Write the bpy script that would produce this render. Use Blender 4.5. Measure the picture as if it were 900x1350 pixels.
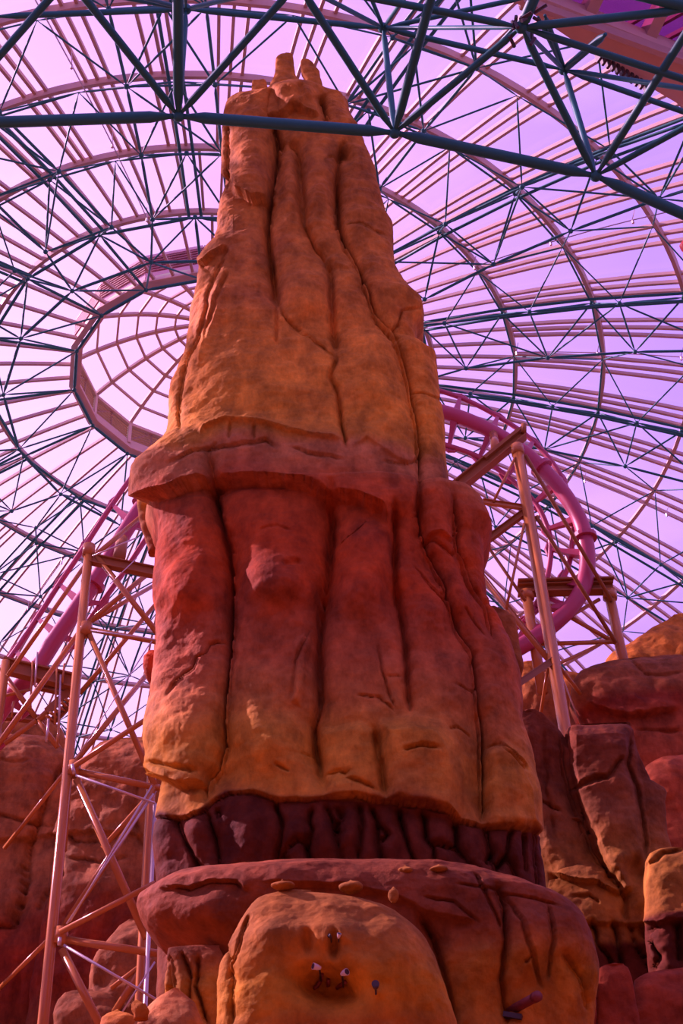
import bpy, math
import numpy as np
from mathutils import Vector
rng = np.random.RandomState(7)
S = bpy.context.scene
for o in list(bpy.data.objects): bpy.data.objects.remove(o)
COL = S.collection

# ------------------------------------------------------------------ camera
CAMZ = 1.6
FPX = 1719.74; PITCH = 0.6764; ROLL = -0.05648
Fv = np.array([0, math.cos(PITCH), math.sin(PITCH)])
R0 = np.array([1., 0, 0]); U0 = np.cross(R0, Fv)
Rv = math.cos(ROLL)*R0 + math.sin(ROLL)*U0
Uv = -math.sin(ROLL)*R0 + math.cos(ROLL)*U0
cam = bpy.data.cameras.new('camera'); camo = bpy.data.objects.new('camera', cam); COL.objects.link(camo)
cam.sensor_fit = 'VERTICAL'; cam.sensor_height = 36.0; cam.lens = 36.0*FPX/1350
cam.clip_end = 500
from mathutils import Matrix
camo.matrix_world = Matrix(((Rv[0], Uv[0], -Fv[0], 0), (Rv[1], Uv[1], -Fv[1], 0), (Rv[2], Uv[2], -Fv[2], CAMZ), (0, 0, 0, 1)))
S.camera = camo

# ------------------------------------------------------------------ view + sky + sun
S.view_settings.view_transform = 'Standard'; S.view_settings.look = 'None'
S.view_settings.gamma = 1; S.view_settings.use_curve_mapping = False
S.view_settings.exposure = 0.0
SUN_AZ = math.radians(-78); SUN_EL = math.radians(38)
sundir = Vector((math.sin(SUN_AZ)*math.cos(SUN_EL), math.cos(SUN_AZ)*math.cos(SUN_EL), math.sin(SUN_EL)))
SUN_STRENGTH = 12.0; SKY_STRENGTH = 1.5

def node(nt, typ, **kw):
    n = nt.nodes.new(typ)
    for k, v in kw.items(): setattr(n, k, v)
    return n

w = bpy.data.worlds.new('sky'); S.world = w; w.use_nodes = True
nt = w.node_tree; nt.nodes.clear()
out = node(nt, 'ShaderNodeOutputWorld'); bg = node(nt, 'ShaderNodeBackground')
bg.inputs['Strength'].default_value = SKY_STRENGTH
tc = node(nt, 'ShaderNodeTexCoord')
dot = node(nt, 'ShaderNodeVectorMath', operation='DOT_PRODUCT')
glow = Vector((-0.62, 0.62, 0.48)).normalized()
dot.inputs[1].default_value = glow
nt.links.new(tc.outputs['Generated'], dot.inputs[0])
mr = node(nt, 'ShaderNodeMapRange'); mr.inputs['From Min'].default_value = 0.60; mr.inputs['From Max'].default_value = 1.0
mr.clamp = True
nt.links.new(dot.outputs['Value'], mr.inputs['Value'])
cr = node(nt, 'ShaderNodeValToRGB'); e = cr.color_ramp
e.elements[0].position = 0; e.elements[0].color = (0.47, 0.45, 0.93, 1)
e.elements[1].position = 1; e.elements[1].color = (1.12, 1.25, 1.13, 1)
m = e.elements.new(.5); m.color = (0.74, 0.66, 1.0, 1)
nt.links.new(mr.outputs['Result'], cr.inputs['Fac'])
mp = node(nt, 'ShaderNodeMapping'); mp.inputs['Scale'].default_value = (2.4, 2.4, 4.5)
nt.links.new(tc.outputs['Generated'], mp.inputs['Vector'])
nz = node(nt, 'ShaderNodeTexNoise'); nz.inputs['Scale'].default_value = 1.6; nz.inputs['Detail'].default_value = 7
nt.links.new(mp.outputs['Vector'], nz.inputs['Vector'])
cm = node(nt, 'ShaderNodeMapRange'); cm.inputs['From Min'].default_value = .46; cm.inputs['From Max'].default_value = .70
cm.inputs['To Max'].default_value = .4
nt.links.new(nz.outputs['Fac'], cm.inputs['Value'])
mx = node(nt, 'ShaderNodeMix', data_type='RGBA'); mx.inputs['B'].default_value = (1.02, 1.02, 1.05, 1)
nt.links.new(cm.outputs['Result'], mx.inputs['Factor']); nt.links.new(cr.outputs['Color'], mx.inputs['A'])
nt.links.new(mx.outputs['Result'], bg.inputs['Color']); nt.links.new(bg.outputs['Background'], out.inputs['Surface'])

sl = bpy.data.lights.new('sun', 'SUN'); sl.energy = SUN_STRENGTH; sl.angle = math.radians(1.0); sl.color = (1.0, .93, .84)
so = bpy.data.objects.new('sun', sl); COL.objects.link(so)
so.rotation_euler = (-sundir).to_track_quat('-Z', 'Y').to_euler()

# ------------------------------------------------------------------ pixel <-> world helpers (900 x 1350 frame)
def ray(px, py):
    d = Fv + (px-450)/FPX*Rv - (py-675)/FPX*Uv
    return d/np.linalg.norm(d)
CP = np.array([0, 0, CAMZ])
def at_Y(px, py, Y):
    d = ray(px, py); return CP + d*(Y/d[1])
def at_Z(px, py, Z):
    d = ray(px, py); return CP + d*((Z-CAMZ)/d[2])
def at_D(px, py, D): return CP + ray(px, py)*D
def project(P):
    Q = P-CP; d = Q@Fv
    return 450+FPX*(Q@Rv)/d, 675-FPX*(Q@Uv)/d

# ------------------------------------------------------------------ tagging / mesh building
def tag(o, label=None, cat=None, group=None, kind=None):
    if label: o['label'] = label
    if cat: o['category'] = cat
    if group: o['group'] = group
    if kind: o['kind'] = kind
    return o
def empty(name, loc):
    o = bpy.data.objects.new(name, None); COL.objects.link(o); o.location = Vector(loc); o.empty_display_size = .2
    return o

class MB:
    def __init__(s): s.v = []; s.f = []; s.n = 0
    def add(s, v, f):
        s.v.append(np.asarray(v, float)); s.f += [tuple(i+s.n for i in q) for q in f]; s.n += len(v)
    def tube(s, pts, r, sides=8, cap=True, up=None, taper=None):
        pts = [np.asarray(p, float) for p in pts]; n = len(pts)
        rr = r if hasattr(r, '__len__') else [r]*n
        T = []
        for i in range(n):
            t = pts[min(i+1, n-1)]-pts[max(i-1, 0)]; T.append(t/(np.linalg.norm(t)+1e-12))
        a = np.array([0, 0, 1.]) if up is None else np.asarray(up, float)
        if abs(T[0]@a) > .97: a = np.array([1., 0, 0])
        vs = []
        u = a
        for i in range(n):
            u = u-(u@T[i])*T[i]; u /= np.linalg.norm(u)+1e-12; w_ = np.cross(T[i], u)
            for k in range(sides):
                an = 2*math.pi*(k+.5)/sides
                vs.append(pts[i]+rr[i]*(math.cos(an)*u+math.sin(an)*w_))
        fs = [(i*sides+k, i*sides+(k+1) % sides, (i+1)*sides+(k+1) % sides, (i+1)*sides+k) for i in range(n-1) for k in range(sides)]
        if cap: fs += [tuple(range(sides))[::-1], tuple((n-1)*sides+k for k in range(sides))]
        s.add(vs, fs); return s
    def strut(s, p, q, r, sides=8, tip=.45):
        # space-frame tube with conical ends
        p = np.asarray(p, float); q = np.asarray(q, float); L = np.linalg.norm(q-p); d = (q-p)/L
        a = min(.12*L, .55); rr = r
        s.tube([p, p+d*a*.35, p+d*a, q-d*a, q-d*a*.35, q], [rr*tip, rr*tip, rr, rr, rr*tip, rr*tip], sides); return s
    def bar(s, pts, wd, ht, up=(0, 0, 1)):
        # rectangular section swept along pts; ht measured along up
        pts = [np.asarray(p, float) for p in pts]; n = len(pts); vs = []
        for i in range(n):
            t = pts[min(i+1, n-1)]-pts[max(i-1, 0)]; t /= np.linalg.norm(t)
            u = np.asarray(up(pts[i]) if callable(up) else up, float); u = u-(u@t)*t
            if np.linalg.norm(u) < 1e-3: u = np.array([0, 1., 0])-t[1]*t
            u /= np.linalg.norm(u); w_ = np.cross(t, u)
            for a, b in ((-1, -1), (1, -1), (1, 1), (-1, 1)): vs.append(pts[i]+w_*a*wd/2+u*b*ht/2)
        fs = [(i*4+k, i*4+(k+1) % 4, (i+1)*4+(k+1) % 4, (i+1)*4+k) for i in range(n-1) for k in range(4)]
        fs += [(3, 2, 1, 0), tuple((n-1)*4+k for k in range(4))]
        s.add(vs, fs); return s
    def ibeam(s, p, q, wd, ht, t=None, up=(0, 0, 1)):
        p = np.asarray(p, float); q = np.asarray(q, float); t = t or ht*.1
        d = (q-p)/np.linalg.norm(q-p); u = np.asarray(up, float); u = u-(u@d)*d; u /= np.linalg.norm(u)
        s.bar([p+u*(ht-t)/2, q+u*(ht-t)/2], wd, t, u); s.bar([p-u*(ht-t)/2, q-u*(ht-t)/2], wd, t, u)
        s.bar([p, q], t, ht-2*t, u); return s
    def ball(s, c, r, seg=8, rings=5):
        c = np.asarray(c, float); vs = [c+(0, 0, r)]
        for i in range(1, rings):
            th = math.pi*i/rings
            for k in range(seg):
                ph = 2*math.pi*k/seg; vs.append(c+r*np.array([math.sin(th)*math.cos(ph), math.sin(th)*math.sin(ph), math.cos(th)]))
        vs.append(c-(0, 0, r)); L = len(vs)-1
        fs = [(0, 1+k, 1+(k+1) % seg) for k in range(seg)]
        for i in range(rings-2):
            for k in range(seg):
                a = 1+i*seg; b = a+seg; fs.append((a+k, b+k, b+(k+1) % seg, a+(k+1) % seg))
        b = 1+(rings-2)*seg; fs += [(b+k, L, b+(k+1) % seg) for k in range(seg)]
        s.add(vs, fs); return s
    def build(s, name, mat, parent=None, smooth=False, **tg):
        v = np.concatenate(s.v)
        if parent is not None: base = np.array(parent_world(parent)); v = v-base
        else: base = np.zeros(3)
        me = bpy.data.meshes.new(name); me.from_pydata(v.tolist(), [], s.f); me.update()
        if smooth:
            me.polygons.foreach_set('use_smooth', [True]*len(me.polygons))
        me.materials.append(mat)
        o = bpy.data.objects.new(name, me); COL.objects.link(o)
        if parent is not None: o.parent = parent
        tag(o, **tg); return o
def parent_world(p):
    v = np.array(p.location)
    while p.parent: p = p.parent; v = v+np.array(p.location)
    return v

# ------------------------------------------------------------------ materials
def pmat(name, col, rough=.5, metal=0, var=.12, vscale=1.5, bump=0, spec=.5):
    m = bpy.data.materials.new(name); m.use_nodes = True; nt = m.node_tree
    b = nt.nodes['Principled BSDF']; b.inputs['Roughness'].default_value = rough; b.inputs['Metallic'].default_value = metal
    b.inputs['Specular IOR Level'].default_value = spec
    g = node(nt, 'ShaderNodeNewGeometry'); n = node(nt, 'ShaderNodeTexNoise'); n.inputs['Scale'].default_value = vscale; n.inputs['Detail'].default_value = 5
    nt.links.new(g.outputs['Position'], n.inputs['Vector'])
    mx = node(nt, 'ShaderNodeMix', data_type='RGBA')
    mx.inputs['A'].default_value = (*[c*(1-var) for c in col], 1); mx.inputs['B'].default_value = (*[min(1, c*(1+var)) for c in col], 1)
    nt.links.new(n.outputs['Fac'], mx.inputs['Factor']); nt.links.new(mx.outputs['Result'], b.inputs['Base Color'])
    return m
M_blue = pmat('blue_painted_steel', (.025, .15, .15), .5, spec=.22)
M_tan = pmat('tan_painted_aluminium', (.52, .36, .30), .6, spec=.2)
M_beige = pmat('beige_roof_cladding', (.66, .48, .40), .7, spec=.1)
M_louver = pmat('bronze_louvre_slats', (.34, .17, .12), .6)
M_pink = pmat('magenta_track_paint', (.42, .05, .10), .4)
M_ochre = pmat('ochre_support_paint', (.46, .17, .045), .2, spec=.3)
M_ochre_d = pmat('ochre_beam_paint', (.32, .12, .035), .5, spec=.2)
M_rod = pmat('galvanised_tie_rod', (.60, .50, .48), .3, .5)
M_floor = pmat('red_bounce_floor', (.34, .13, .06), .8)  # unseen floor; red tone chosen to bounce warm light onto undersides
M_wall = pmat('brown_hall_wall', (.12, .06, .05), .9)
M_lamp = pmat('pale_lamp_housing', (.7, .62, .62), .4)
M_dark = pmat('dark_lamp_housing', (.05, .03, .035), .5)
M_red = pmat('red_fabric', (.75, .06, .05), .5)
M_stain = pmat('rust_red_pipe', (.20, .03, .025), .6)
def glassmat(name, tint, gl=.04):
    m = bpy.data.materials.new(name); m.use_nodes = True; nt = m.node_tree; nt.nodes.clear()
    o = node(nt, 'ShaderNodeOutputMaterial'); t = node(nt, 'ShaderNodeBsdfTransparent'); g = node(nt, 'ShaderNodeBsdfGlossy')
    geo = node(nt, 'ShaderNodeNewGeometry'); n = node(nt, 'ShaderNodeTexNoise'); n.inputs['Scale'].default_value = .25
    nt.links.new(geo.outputs['Position'], n.inputs['Vector'])
    mc = node(nt, 'ShaderNodeMix', data_type='RGBA'); mc.inputs['A'].default_value = (*[c*.97 for c in tint], 1); mc.inputs['B'].default_value = (*[min(1, c*1.03) for c in tint], 1)
    nt.links.new(n.outputs['Fac'], mc.inputs['Factor']); nt.links.new(mc.outputs['Result'], t.inputs['Color'])
    g.inputs['Roughness'].default_value = .15
    mx = node(nt, 'ShaderNodeMixShader'); mx.inputs[0].default_value = gl
    nt.links.new(t.outputs[0], mx.inputs[1]); nt.links.new(g.outputs[0], mx.inputs[2]); nt.links.new(mx.outputs[0], o.inputs['Surface'])
    return m
M_glass = glassmat('rose_tinted_glazing', (.97, .54, .97))
M_glass2 = glassmat('dark_rose_panel_glazing', (.50, .22, .42))

# ------------------------------------------------------------------ dome geometry
AX = -0.12825; DD = 42.4655; RD = 55.49003; ZC = -13.1304+CAMZ; AZ0 = 3.10169
CX, CY = DD*math.sin(AX), DD*math.cos(AX)
TH = [0.11389, 0.18116, 0.24636, 0.31511, 0.3824, 0.45246, .522, .592, .662, .732, .802, .872, .942]
def dome(th, az, dep=0.):
    r = RD-dep
    return np.array([CX+r*math.sin(th)*math.sin(az), CY+r*math.sin(th)*math.cos(az), ZC+r*math.cos(th)])
def rib_az(k): return AZ0+math.radians(22.5*k)
CEN = np.array([CX, CY, ZC])
radial = lambda p: (p-CEN)

THE = 1.01
def shell(th0, th1, dep, nth, naz):
    ths = np.linspace(th0, th1, nth+1)
    v = [dome(t, 2*math.pi*k/naz, dep) for t in ths for k in range(naz)]
    f = [(i*naz+k, (i+1)*naz+k, (i+1)*naz+(k+1) % naz, i*naz+(k+1) % naz) for i in range(nth) for k in range(naz)]
    m = MB(); m.add(v, f); return m
shell(TH[0], THE, -.12, 40, 128).build('window_1', M_glass, kind='structure', smooth=True)

# hall wall and floor
rw = RD*math.sin(THE); zw = ZC+RD*math.cos(THE)
m = MB(); n_ = 96; v = []
for rr, zz in ((rw+.4, 0), (rw+.4, zw+.4), (rw-.3, zw+.4), (rw-.3, 0)):
    v += [(CX+rr*math.sin(2*math.pi*k/n_), CY+rr*math.cos(2*math.pi*k/n_), zz) for k in range(n_)]
m.add(v, [(a*n_+k, a*n_+(k+1) % n_, ((a+1) % 4)*n_+(k+1) % n_, ((a+1) % 4)*n_+k) for a in range(4) for k in range(n_)])
m.build('wall_back', M_wall, kind='structure')
m = MB(); v = [(CX+(rw+.4)*math.sin(2*math.pi*k/n_), CY+(rw+.4)*math.cos(2*math.pi*k/n_), 0) for k in range(n_)]
v2 = [(a, b, -.3) for a, b, c in v]
m.add(v+v2, [tuple(range(n_))[::-1], tuple(range(n_, 2*n_))]+[(k, (k+1) % n_, n_+(k+1) % n_, n_+k) for k in range(n_)])
m.build('floor', M_floor, kind='structure')

# tan glazing frame: purlin rings and mullions
ceil = empty('ceiling', (CX, CY, ZC+RD)); tag(ceil, kind='structure')
def arc_ring(th, dep, a0=0, a1=360, n=128):
    return [dome(th, math.radians(a0+(a1-a0)*i/n), dep) for i in range(n+1)]
for i, th in enumerate(TH[1:-1]):
    m = MB(); m.bar(arc_ring(th, .22), .16, .24, radial)
    m.build('purlin_ring', M_tan, ceil)
mull = []
for k in range(16):
    for j in range(3): mull.append((rib_az(k)-math.radians(22.5*(j+.5)/3), TH[0], TH[1], .11))
    for j in range(6): mull.append((rib_az(k)-math.radians(22.5*(j+.5)/6), TH[1], TH[2], .10))
    for j in range(3):
        for d in (-1.35, 0, 1.35):
            mull.append((rib_az(k)-math.radians(22.5*(.27+j/3)+d), TH[2], THE, .11))
def vis(a): # the ones nearest to the photographer's view first
    p = dome(.33, a[0]); px, py = project(p)
    return 0 if (-100 < px < 1000 and -200 < py < 1000) else 1
mull.sort(key=vis)
def mull_mesh(m, q):
    az, t0, t1, wd = q; n = max(4, int((t1-t0)/.035))
    m.bar([dome(t0+(t1-t0)*i/n, az, .12) for i in range(n+1)], wd, .16, radial)
for q in mull[:100]:
    m = MB(); mull_mesh(m, q); m.build('mullion', M_tan, ceil)
m = MB()
for q in mull[100:]: mull_mesh(m, q)
m.build('mullion', M_tan, ceil, kind='stuff')

# blue space frame
frame = empty('space_frame', (CX, CY, ZC+RD-2)); tag(frame, 'blue tubular steel space frame carrying the tinted glass dome', 'roof frame')
TI = [0.16942, 0.21347, 0.27984, 0.34727, .4175, .487, .557, .627, .697, .767, .837]
WI = [None, .12602, .09477, .07784, .066, .057, .051, .046, .042, .039, .037]
DP = 1.96
top = {}; low = {}
DT = .5   # depth of the top chords under the glass
for i, th in enumerate(TH):
    for h in range(32): top[i, h] = dome(th, AZ0+math.radians(11.25*h), DT)
for k in range(16): low[0, k, 0] = dome(TI[0], AZ0+math.radians(22.5*k+11.25), 1.99)
for i in range(1, len(TI)):
    for k in range(16):
        for s in (-1, 1): low[i, k, s] = dome(TI[i], rib_az(k)+s*WI[i], DP)
struts = []   # (p, q, r, kind)
def st(p, q, r, kind='web_strut'): struts.append((p, q, r*.74, kind))
NR = len(TI)
for k in range(16):
    h = 2*k
    # rib top chord: a pair of parallel tubes
    for s in (-1, 1):
        m = MB()
        pts = []
        for i in range(1, len(TH)):
            off = .24/(RD*math.sin(TH[i])); pts.append(dome(TH[i], rib_az(k)+s*off, DT))
        m.tube(pts, .062, 8); m.build('radial_chord', M_blue, frame, smooth=True)
    st(top[0, h], top[1, h], .085, 'radial_strut')
    # cell between rib k and k+1, first ring
    a = low[0, k, 0]; h2 = (h+2) % 32
    for q in (top[0, h], top[0, h2], top[1, h], top[1, h2]): st(a, q, .055)
    st(a, low[0, (k+1) % 16, 0], .085, 'ring_strut')
    st(a, low[1, k, 1], .06, 'lower_strut'); st(a, low[1, (k+1) % 16, -1], .06, 'lower_strut')
    st(top[0, h], top[0, h2], .10, 'ring_strut')
    st(top[1, h], top[1, h2], .09, 'ring_strut')
    for i in range(1, NR):
        L, Rr_ = low[i, k, -1], low[i, k, 1]
        st(L, Rr_, .05)
        for s in (-1, 1):
            b = low[i, k, s]
            st(b, top[i, h], .05); st(b, top[i+1, h], .055)
            mid = (h+s) % 32
            st(b, top[i+1, mid], .045)
            if i > 1: st(b, top[i, mid], .04)
            if i+1 < NR: st(b, low[i+1, k, s], .075, 'lower_strut')
        if i+1 < NR: st(low[i, k, 1 if i % 2 else -1], low[i+1, k, -1 if i % 2 else 1], .05)
        for s in (0, 1):
            if i in (1, 2): st(top[i+1, (h+s) % 32], top[i+1, (h+s+1) % 32], .055, 'ring_strut')
def big(sq):
    p = (sq[0]+sq[1])/2; x_, y_ = project(p); d = (p-CP)@Fv
    on = (-60 < x_ < 960 and -60 < y_ < 1000 and d > 0)
    l = np.linalg.norm(sq[0]-sq[1])*sq[2]/max(d, 1)**2
    return (0 if on else 1, -l)
struts.sort(key=big)
cnt = {}; rest = {}
for p, q, r, kd in struts:
    cnt[kd] = cnt.get(kd, 0)+1
    if cnt[kd] <= 95:
        MB().strut(p, q, r, 7).build(kd, M_blue, frame, smooth=True)
    else: rest.setdefault(kd, MB()).strut(p, q, r, 6)
for kd, m in rest.items(): m.build(kd, M_blue, frame, smooth=True, kind='stuff')
nodes = [p for key, p in low.items()]+[top[i, h] for i in range(0, 7) for h in range(0, 32, 2)]
nodes.sort(key=lambda p: big((p, p+.1, .1)))
for p in nodes[:95]: MB().ball(p, .10).build('node_joint', M_blue, frame, smooth=True)
m = MB()
for p in nodes[95:]: m.ball(p, .10)
m.build('node_joint', M_blue, frame, smooth=True, kind='stuff')

# hanging service cables under the glass (thin sprinkler lines)
for j, (k, t0, t1) in enumerate(((-3.4, .25, .5), (1.55, .25, .5), (-4.6, .25, .55), (.45, .19, .5), (-2.4, .25, .5), (6.3, .25, .5))):
    az = rib_az(k); m = MB()
    m.tube([dome(t0+(t1-t0)*i/8, az, .75) for i in range(9)], .025, 5)
    for i in range(0, 9, 2):
        p = dome(t0+(t1-t0)*i/8, az, .75); m.tube([p, dome(t0+(t1-t0)*i/8, az, .2)], .02, 4)
        m.tube([p, p-np.array([0, 0, .18])], .05, 5)
    m.build('sprinkler_pipe', M_rod, ceil)

# ------------------------------------------------------------------ cupola
rA = RD*math.sin(TH[0]); zA = ZC+RD*math.cos(TH[0])
def cyl(r, z, az): return np.array([CX+r*math.sin(az), CY+r*math.cos(az), z])
cup = empty('window_2', (CX, CY, zA)); tag(cup, kind='structure')
HD = 1.35
for k in range(16):
    a0, a1 = rib_az(k), rib_az(k+1)
    # fascia panel then louvre bay between two posts
    m = MB(); m.bar([cyl(rA, zA+.1, a0), cyl(rA, zA+.1, a1)], .14, .62); m.build('fascia_panel', M_beige, cup)
    m = MB()
    for j in range(6): m.bar([cyl(rA+.05, zA+.48+j*.15, a0), cyl(rA+.05, zA+.48+j*.15, a1)], .16, .05)
    mid = (cyl(rA, zA+.4, a0)+cyl(rA, zA+.4, a1))/2
    m.bar([cyl(rA, zA+.42, a0), (cyl(rA, zA+HD, a0)+cyl(rA, zA+HD, a1))/2], .06, .06)
    m.bar([(cyl(rA, zA+.42, a0)+cyl(rA, zA+.42, a1))/2, (cyl(rA, zA+HD, a0)+cyl(rA, zA+HD, a1))/2], .08, .08)
    m.build('louvre_bay', M_louver, cup)
    m = MB(); m.bar([cyl(rA-.05, zA+.2, a0), cyl(rA-.05, zA+HD, a0)], .18, .2, (math.sin(a0), math.cos(a0), 0)); m.build('post', M_beige, cup)
m = MB(); m.bar([cyl(rA, zA+HD+.04, rib_az(k)) for k in range(17)], .3, .16); m.bar([cyl(rA-.05, zA-.22, rib_az(k)) for k in range(17)], .5, .12)
m.build('eaves_ring', M_beige, cup)
HC = 2.1; zc0 = zA+HD+.1
def cdome(s, az):  # s 0..1 from eaves to apex
    r = rA*(1-s); return cyl(r, zc0+HC*(1-(1-s)**2), az)
for k in range(16):
    m = MB(); m.bar([cdome(i/10*.97, rib_az(k)) for i in range(11)], .17, .15); m.build('rib', M_tan, cup)
for s in (.14, .28, .42, .56, .70, .84):
    m = MB(); m.bar([cdome(s, rib_az(k)) for k in range(17)], .10, .12); m.build('ring', M_tan, cup)
v = [cdome(i/8*.999, rib_az(k))+np.array([0, 0, .1]) for i in range(9) for k in range(16)]
m = MB(); m.add(v, [(i*16+k, (i+1)*16+k, (i+1)*16+(k+1) % 16, i*16+(k+1) % 16) for i in range(8) for k in range(16)])
m.build('glazing', M_glass, cup)

# ------------------------------------------------------------------ near roof truss crossing in front of the spire
def bpd(px, py, dep):
    d = ray(px, py); C = CEN-CP; b = d@C; cc = C@C-(RD-dep)**2; t = b+math.sqrt(max(0, b*b-cc)); return CP+d*t
tr = empty('roof_truss', tuple(at_D(520, 175, 26.5))); tag(tr, 'heavy blue tubular roof truss crossing in front of the spire top', 'truss')
Bn = [at_D(-80, 164, 26.5), at_D(235, 153, 26.5), at_D(520, 175, 26.5), at_D(785, 232, 26.8), at_D(1010, 330, 27.3)]
Un = [at_D(-10, 22, 29.5), at_D(245, 12, 29.5), at_D(505, 37, 29.5), at_D(743, 92, 29.8), at_D(960, 168, 30.3)]
Vn = [at_D(90, -30, 25.3), at_D(392, -22, 25.3), at_D(687, 36, 25.5), at_D(975, 128, 26)]
Wn = [at_D(234, -130, 24.5), at_D(590, -85, 24.5), at_D(960, -45, 25)]
for a, b in zip(Bn, Bn[1:]): MB().strut(a, b, .112, 14, .5).build('bottom_chord', M_blue, tr, smooth=True)
for a, b in zip(Un, Un[1:]): MB().strut(a, b, .065, 12, .5).build('rear_chord', M_blue, tr, smooth=True)
for a, b in zip(Vn, Vn[1:]): MB().strut(a, b, .07, 12, .5).build('front_chord', M_blue, tr, smooth=True)
webs = [(Bn[0], Vn[0], .08), (Bn[1], Vn[0], .085), (Bn[1], Vn[1], .08), (Bn[2], Vn[1], .085), (Bn[2], Vn[2], .08), (Bn[3], Vn[2], .085), (Bn[3], Vn[3], .07),
        (Bn[1], Wn[0], .115), (Bn[2], Wn[1], .10), (Bn[3], Wn[2], .09), (Bn[1], Un[1], .075), (Bn[2], Un[2], .075), (Bn[3], Un[3], .075),
        (Un[1], Vn[0], .05), (Un[1], Vn[1], .05), (Un[2], Vn[1], .055), (Un[2], Vn[2], .05), (Un[3], Vn[2], .055), (Un[3], Vn[3], .06), (Un[2], at_D(700, -5, 28), .06), (Un[3], at_D(798, 45, 28), .09),
        (Un[3], at_D(718, 20, 28), .07), (Un[3], at_D(709, 22, 28), .055),
        (Vn[2], at_D(905, 13, 25.3), .09), (Vn[2], at_D(720, -40, 25.3), .12), (at_D(820, -12, 25.3), at_D(930, 14, 25.3), .12),
        (Un[2], Wn[1], .05), (Un[1], Wn[0], .05), (at_D(330, -20, 28), Vn[1], .05), (Un[2], at_D(480, -25, 28), .05), (Un[1], at_D(330, -8, 28), .06), (Un[1], at_D(140, -8, 28), .06)]
for a, b, r in webs: MB().strut(a, b, r*.88, 12, .5).build('web_strut', M_blue, tr, smooth=True)
for p in Bn+Un+Vn: MB().ball(p, .12, 12, 8).build('node_joint', M_blue, tr, smooth=True)
m = MB()
p0 = Vn[2]
for i in range(14):
    a = rng.rand(3)-.5; MB().tube([p0+a*.5, p0+a*.5+(rng.rand(3)-.5)*.5], .035, 5).build('clamp', M_dark, tr)

# ------------------------------------------------------------------ beige roof edge, top right corner
re = empty('roof_edge', tuple(at_Z(800, 60, 31))); tag(re, 'beige panelled roof edge with rose skylights in the top right corner', 'roof edge')
def slab(pts, z0, z1):
    n = len(pts); v = [(*p[:2], z0) for p in pts]+[(*p[:2], z1) for p in pts]
    m = MB(); m.add(v, [tuple(range(n)), tuple(range(n, 2*n))[::-1]]+[(k, (k+1) % n, n+(k+1) % n, n+k) for k in range(n)]); return m
ZE = 31.
e1 = [at_Z(x_, y_, ZE) for x_, y_ in ((783, 72), (1100, 258), (1100, 150), (640, -32), (672, -2))]
slab(e1, ZE, ZE+.5).build('soffit', M_beige, re)
e2 = [at_Z(x_, y_, ZE-.25) for x_, y_ in ((706, 12), (1100, 158), (1100, 148), (690, 0))]
slab(e2, ZE-.35, ZE).build('gutter', M_tan, re)
e3 = [at_Z(x_, y_, ZE+.4) for x_, y_ in ((690, 0), (1100, 150), (1100, -200), (600, -200))]
slab(e3, ZE+.9, ZE+.95).build('skylight_glazing', M_glass2, re)
for x0_ in (690, 765, 845, 920, 1000):
    yb = 8+(x0_-706)*.37
    MB().bar([at_Z(x0_, yb+6, ZE+.5), at_Z(x0_+72, yb-150, ZE+.5)], .30, .5).build('skylight_bar', M_tan, re)
for dy in (0, -75): MB().bar([at_Z(640, -25+dy, ZE+.6), at_Z(1100, 146+dy, ZE+.6)], .3, .5).build('skylight_bar', M_tan, re)
for i in range(12):
    x_ = 786+i*6.2; y_ = 78+i*3.9
    MB().bar([at_Z(x_, y_, ZE-.1), at_Z(x_+5, y_-7, ZE-.1)], .07, .35).build('vent_fin', M_dark, re)

# ------------------------------------------------------------------ noise
_perm = rng.randint(0, 2**31-1, 4)
def hash3(i, j, k):
    h = (i.astype(np.int64)*374761393+j.astype(np.int64)*668265263+k.astype(np.int64)*2147483647+1274126177)
    h = (h ^ (h >> 13))*1274126177 & 0xffffffff; h = h ^ (h >> 16)
    return (h & 0xffffff)/float(0xffffff)
def vnoise(P):
    I = np.floor(P).astype(np.int64); f = P-I; f = f*f*(3-2*f); r = 0
    for a in (0, 1):
        for b in (0, 1):
            for c in (0, 1):
                wt = (f[:, 0] if a else 1-f[:, 0])*(f[:, 1] if b else 1-f[:, 1])*(f[:, 2] if c else 1-f[:, 2])
                r = r+wt*hash3(I[:, 0]+a, I[:, 1]+b, I[:, 2]+c)
    return r*2-1
def fbm(P, sc, oc=4):
    r = 0; a = 1
    for o in range(oc): r = r+a*vnoise(P*sc*2**o+17.3*o); a *= .5
    return r

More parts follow.
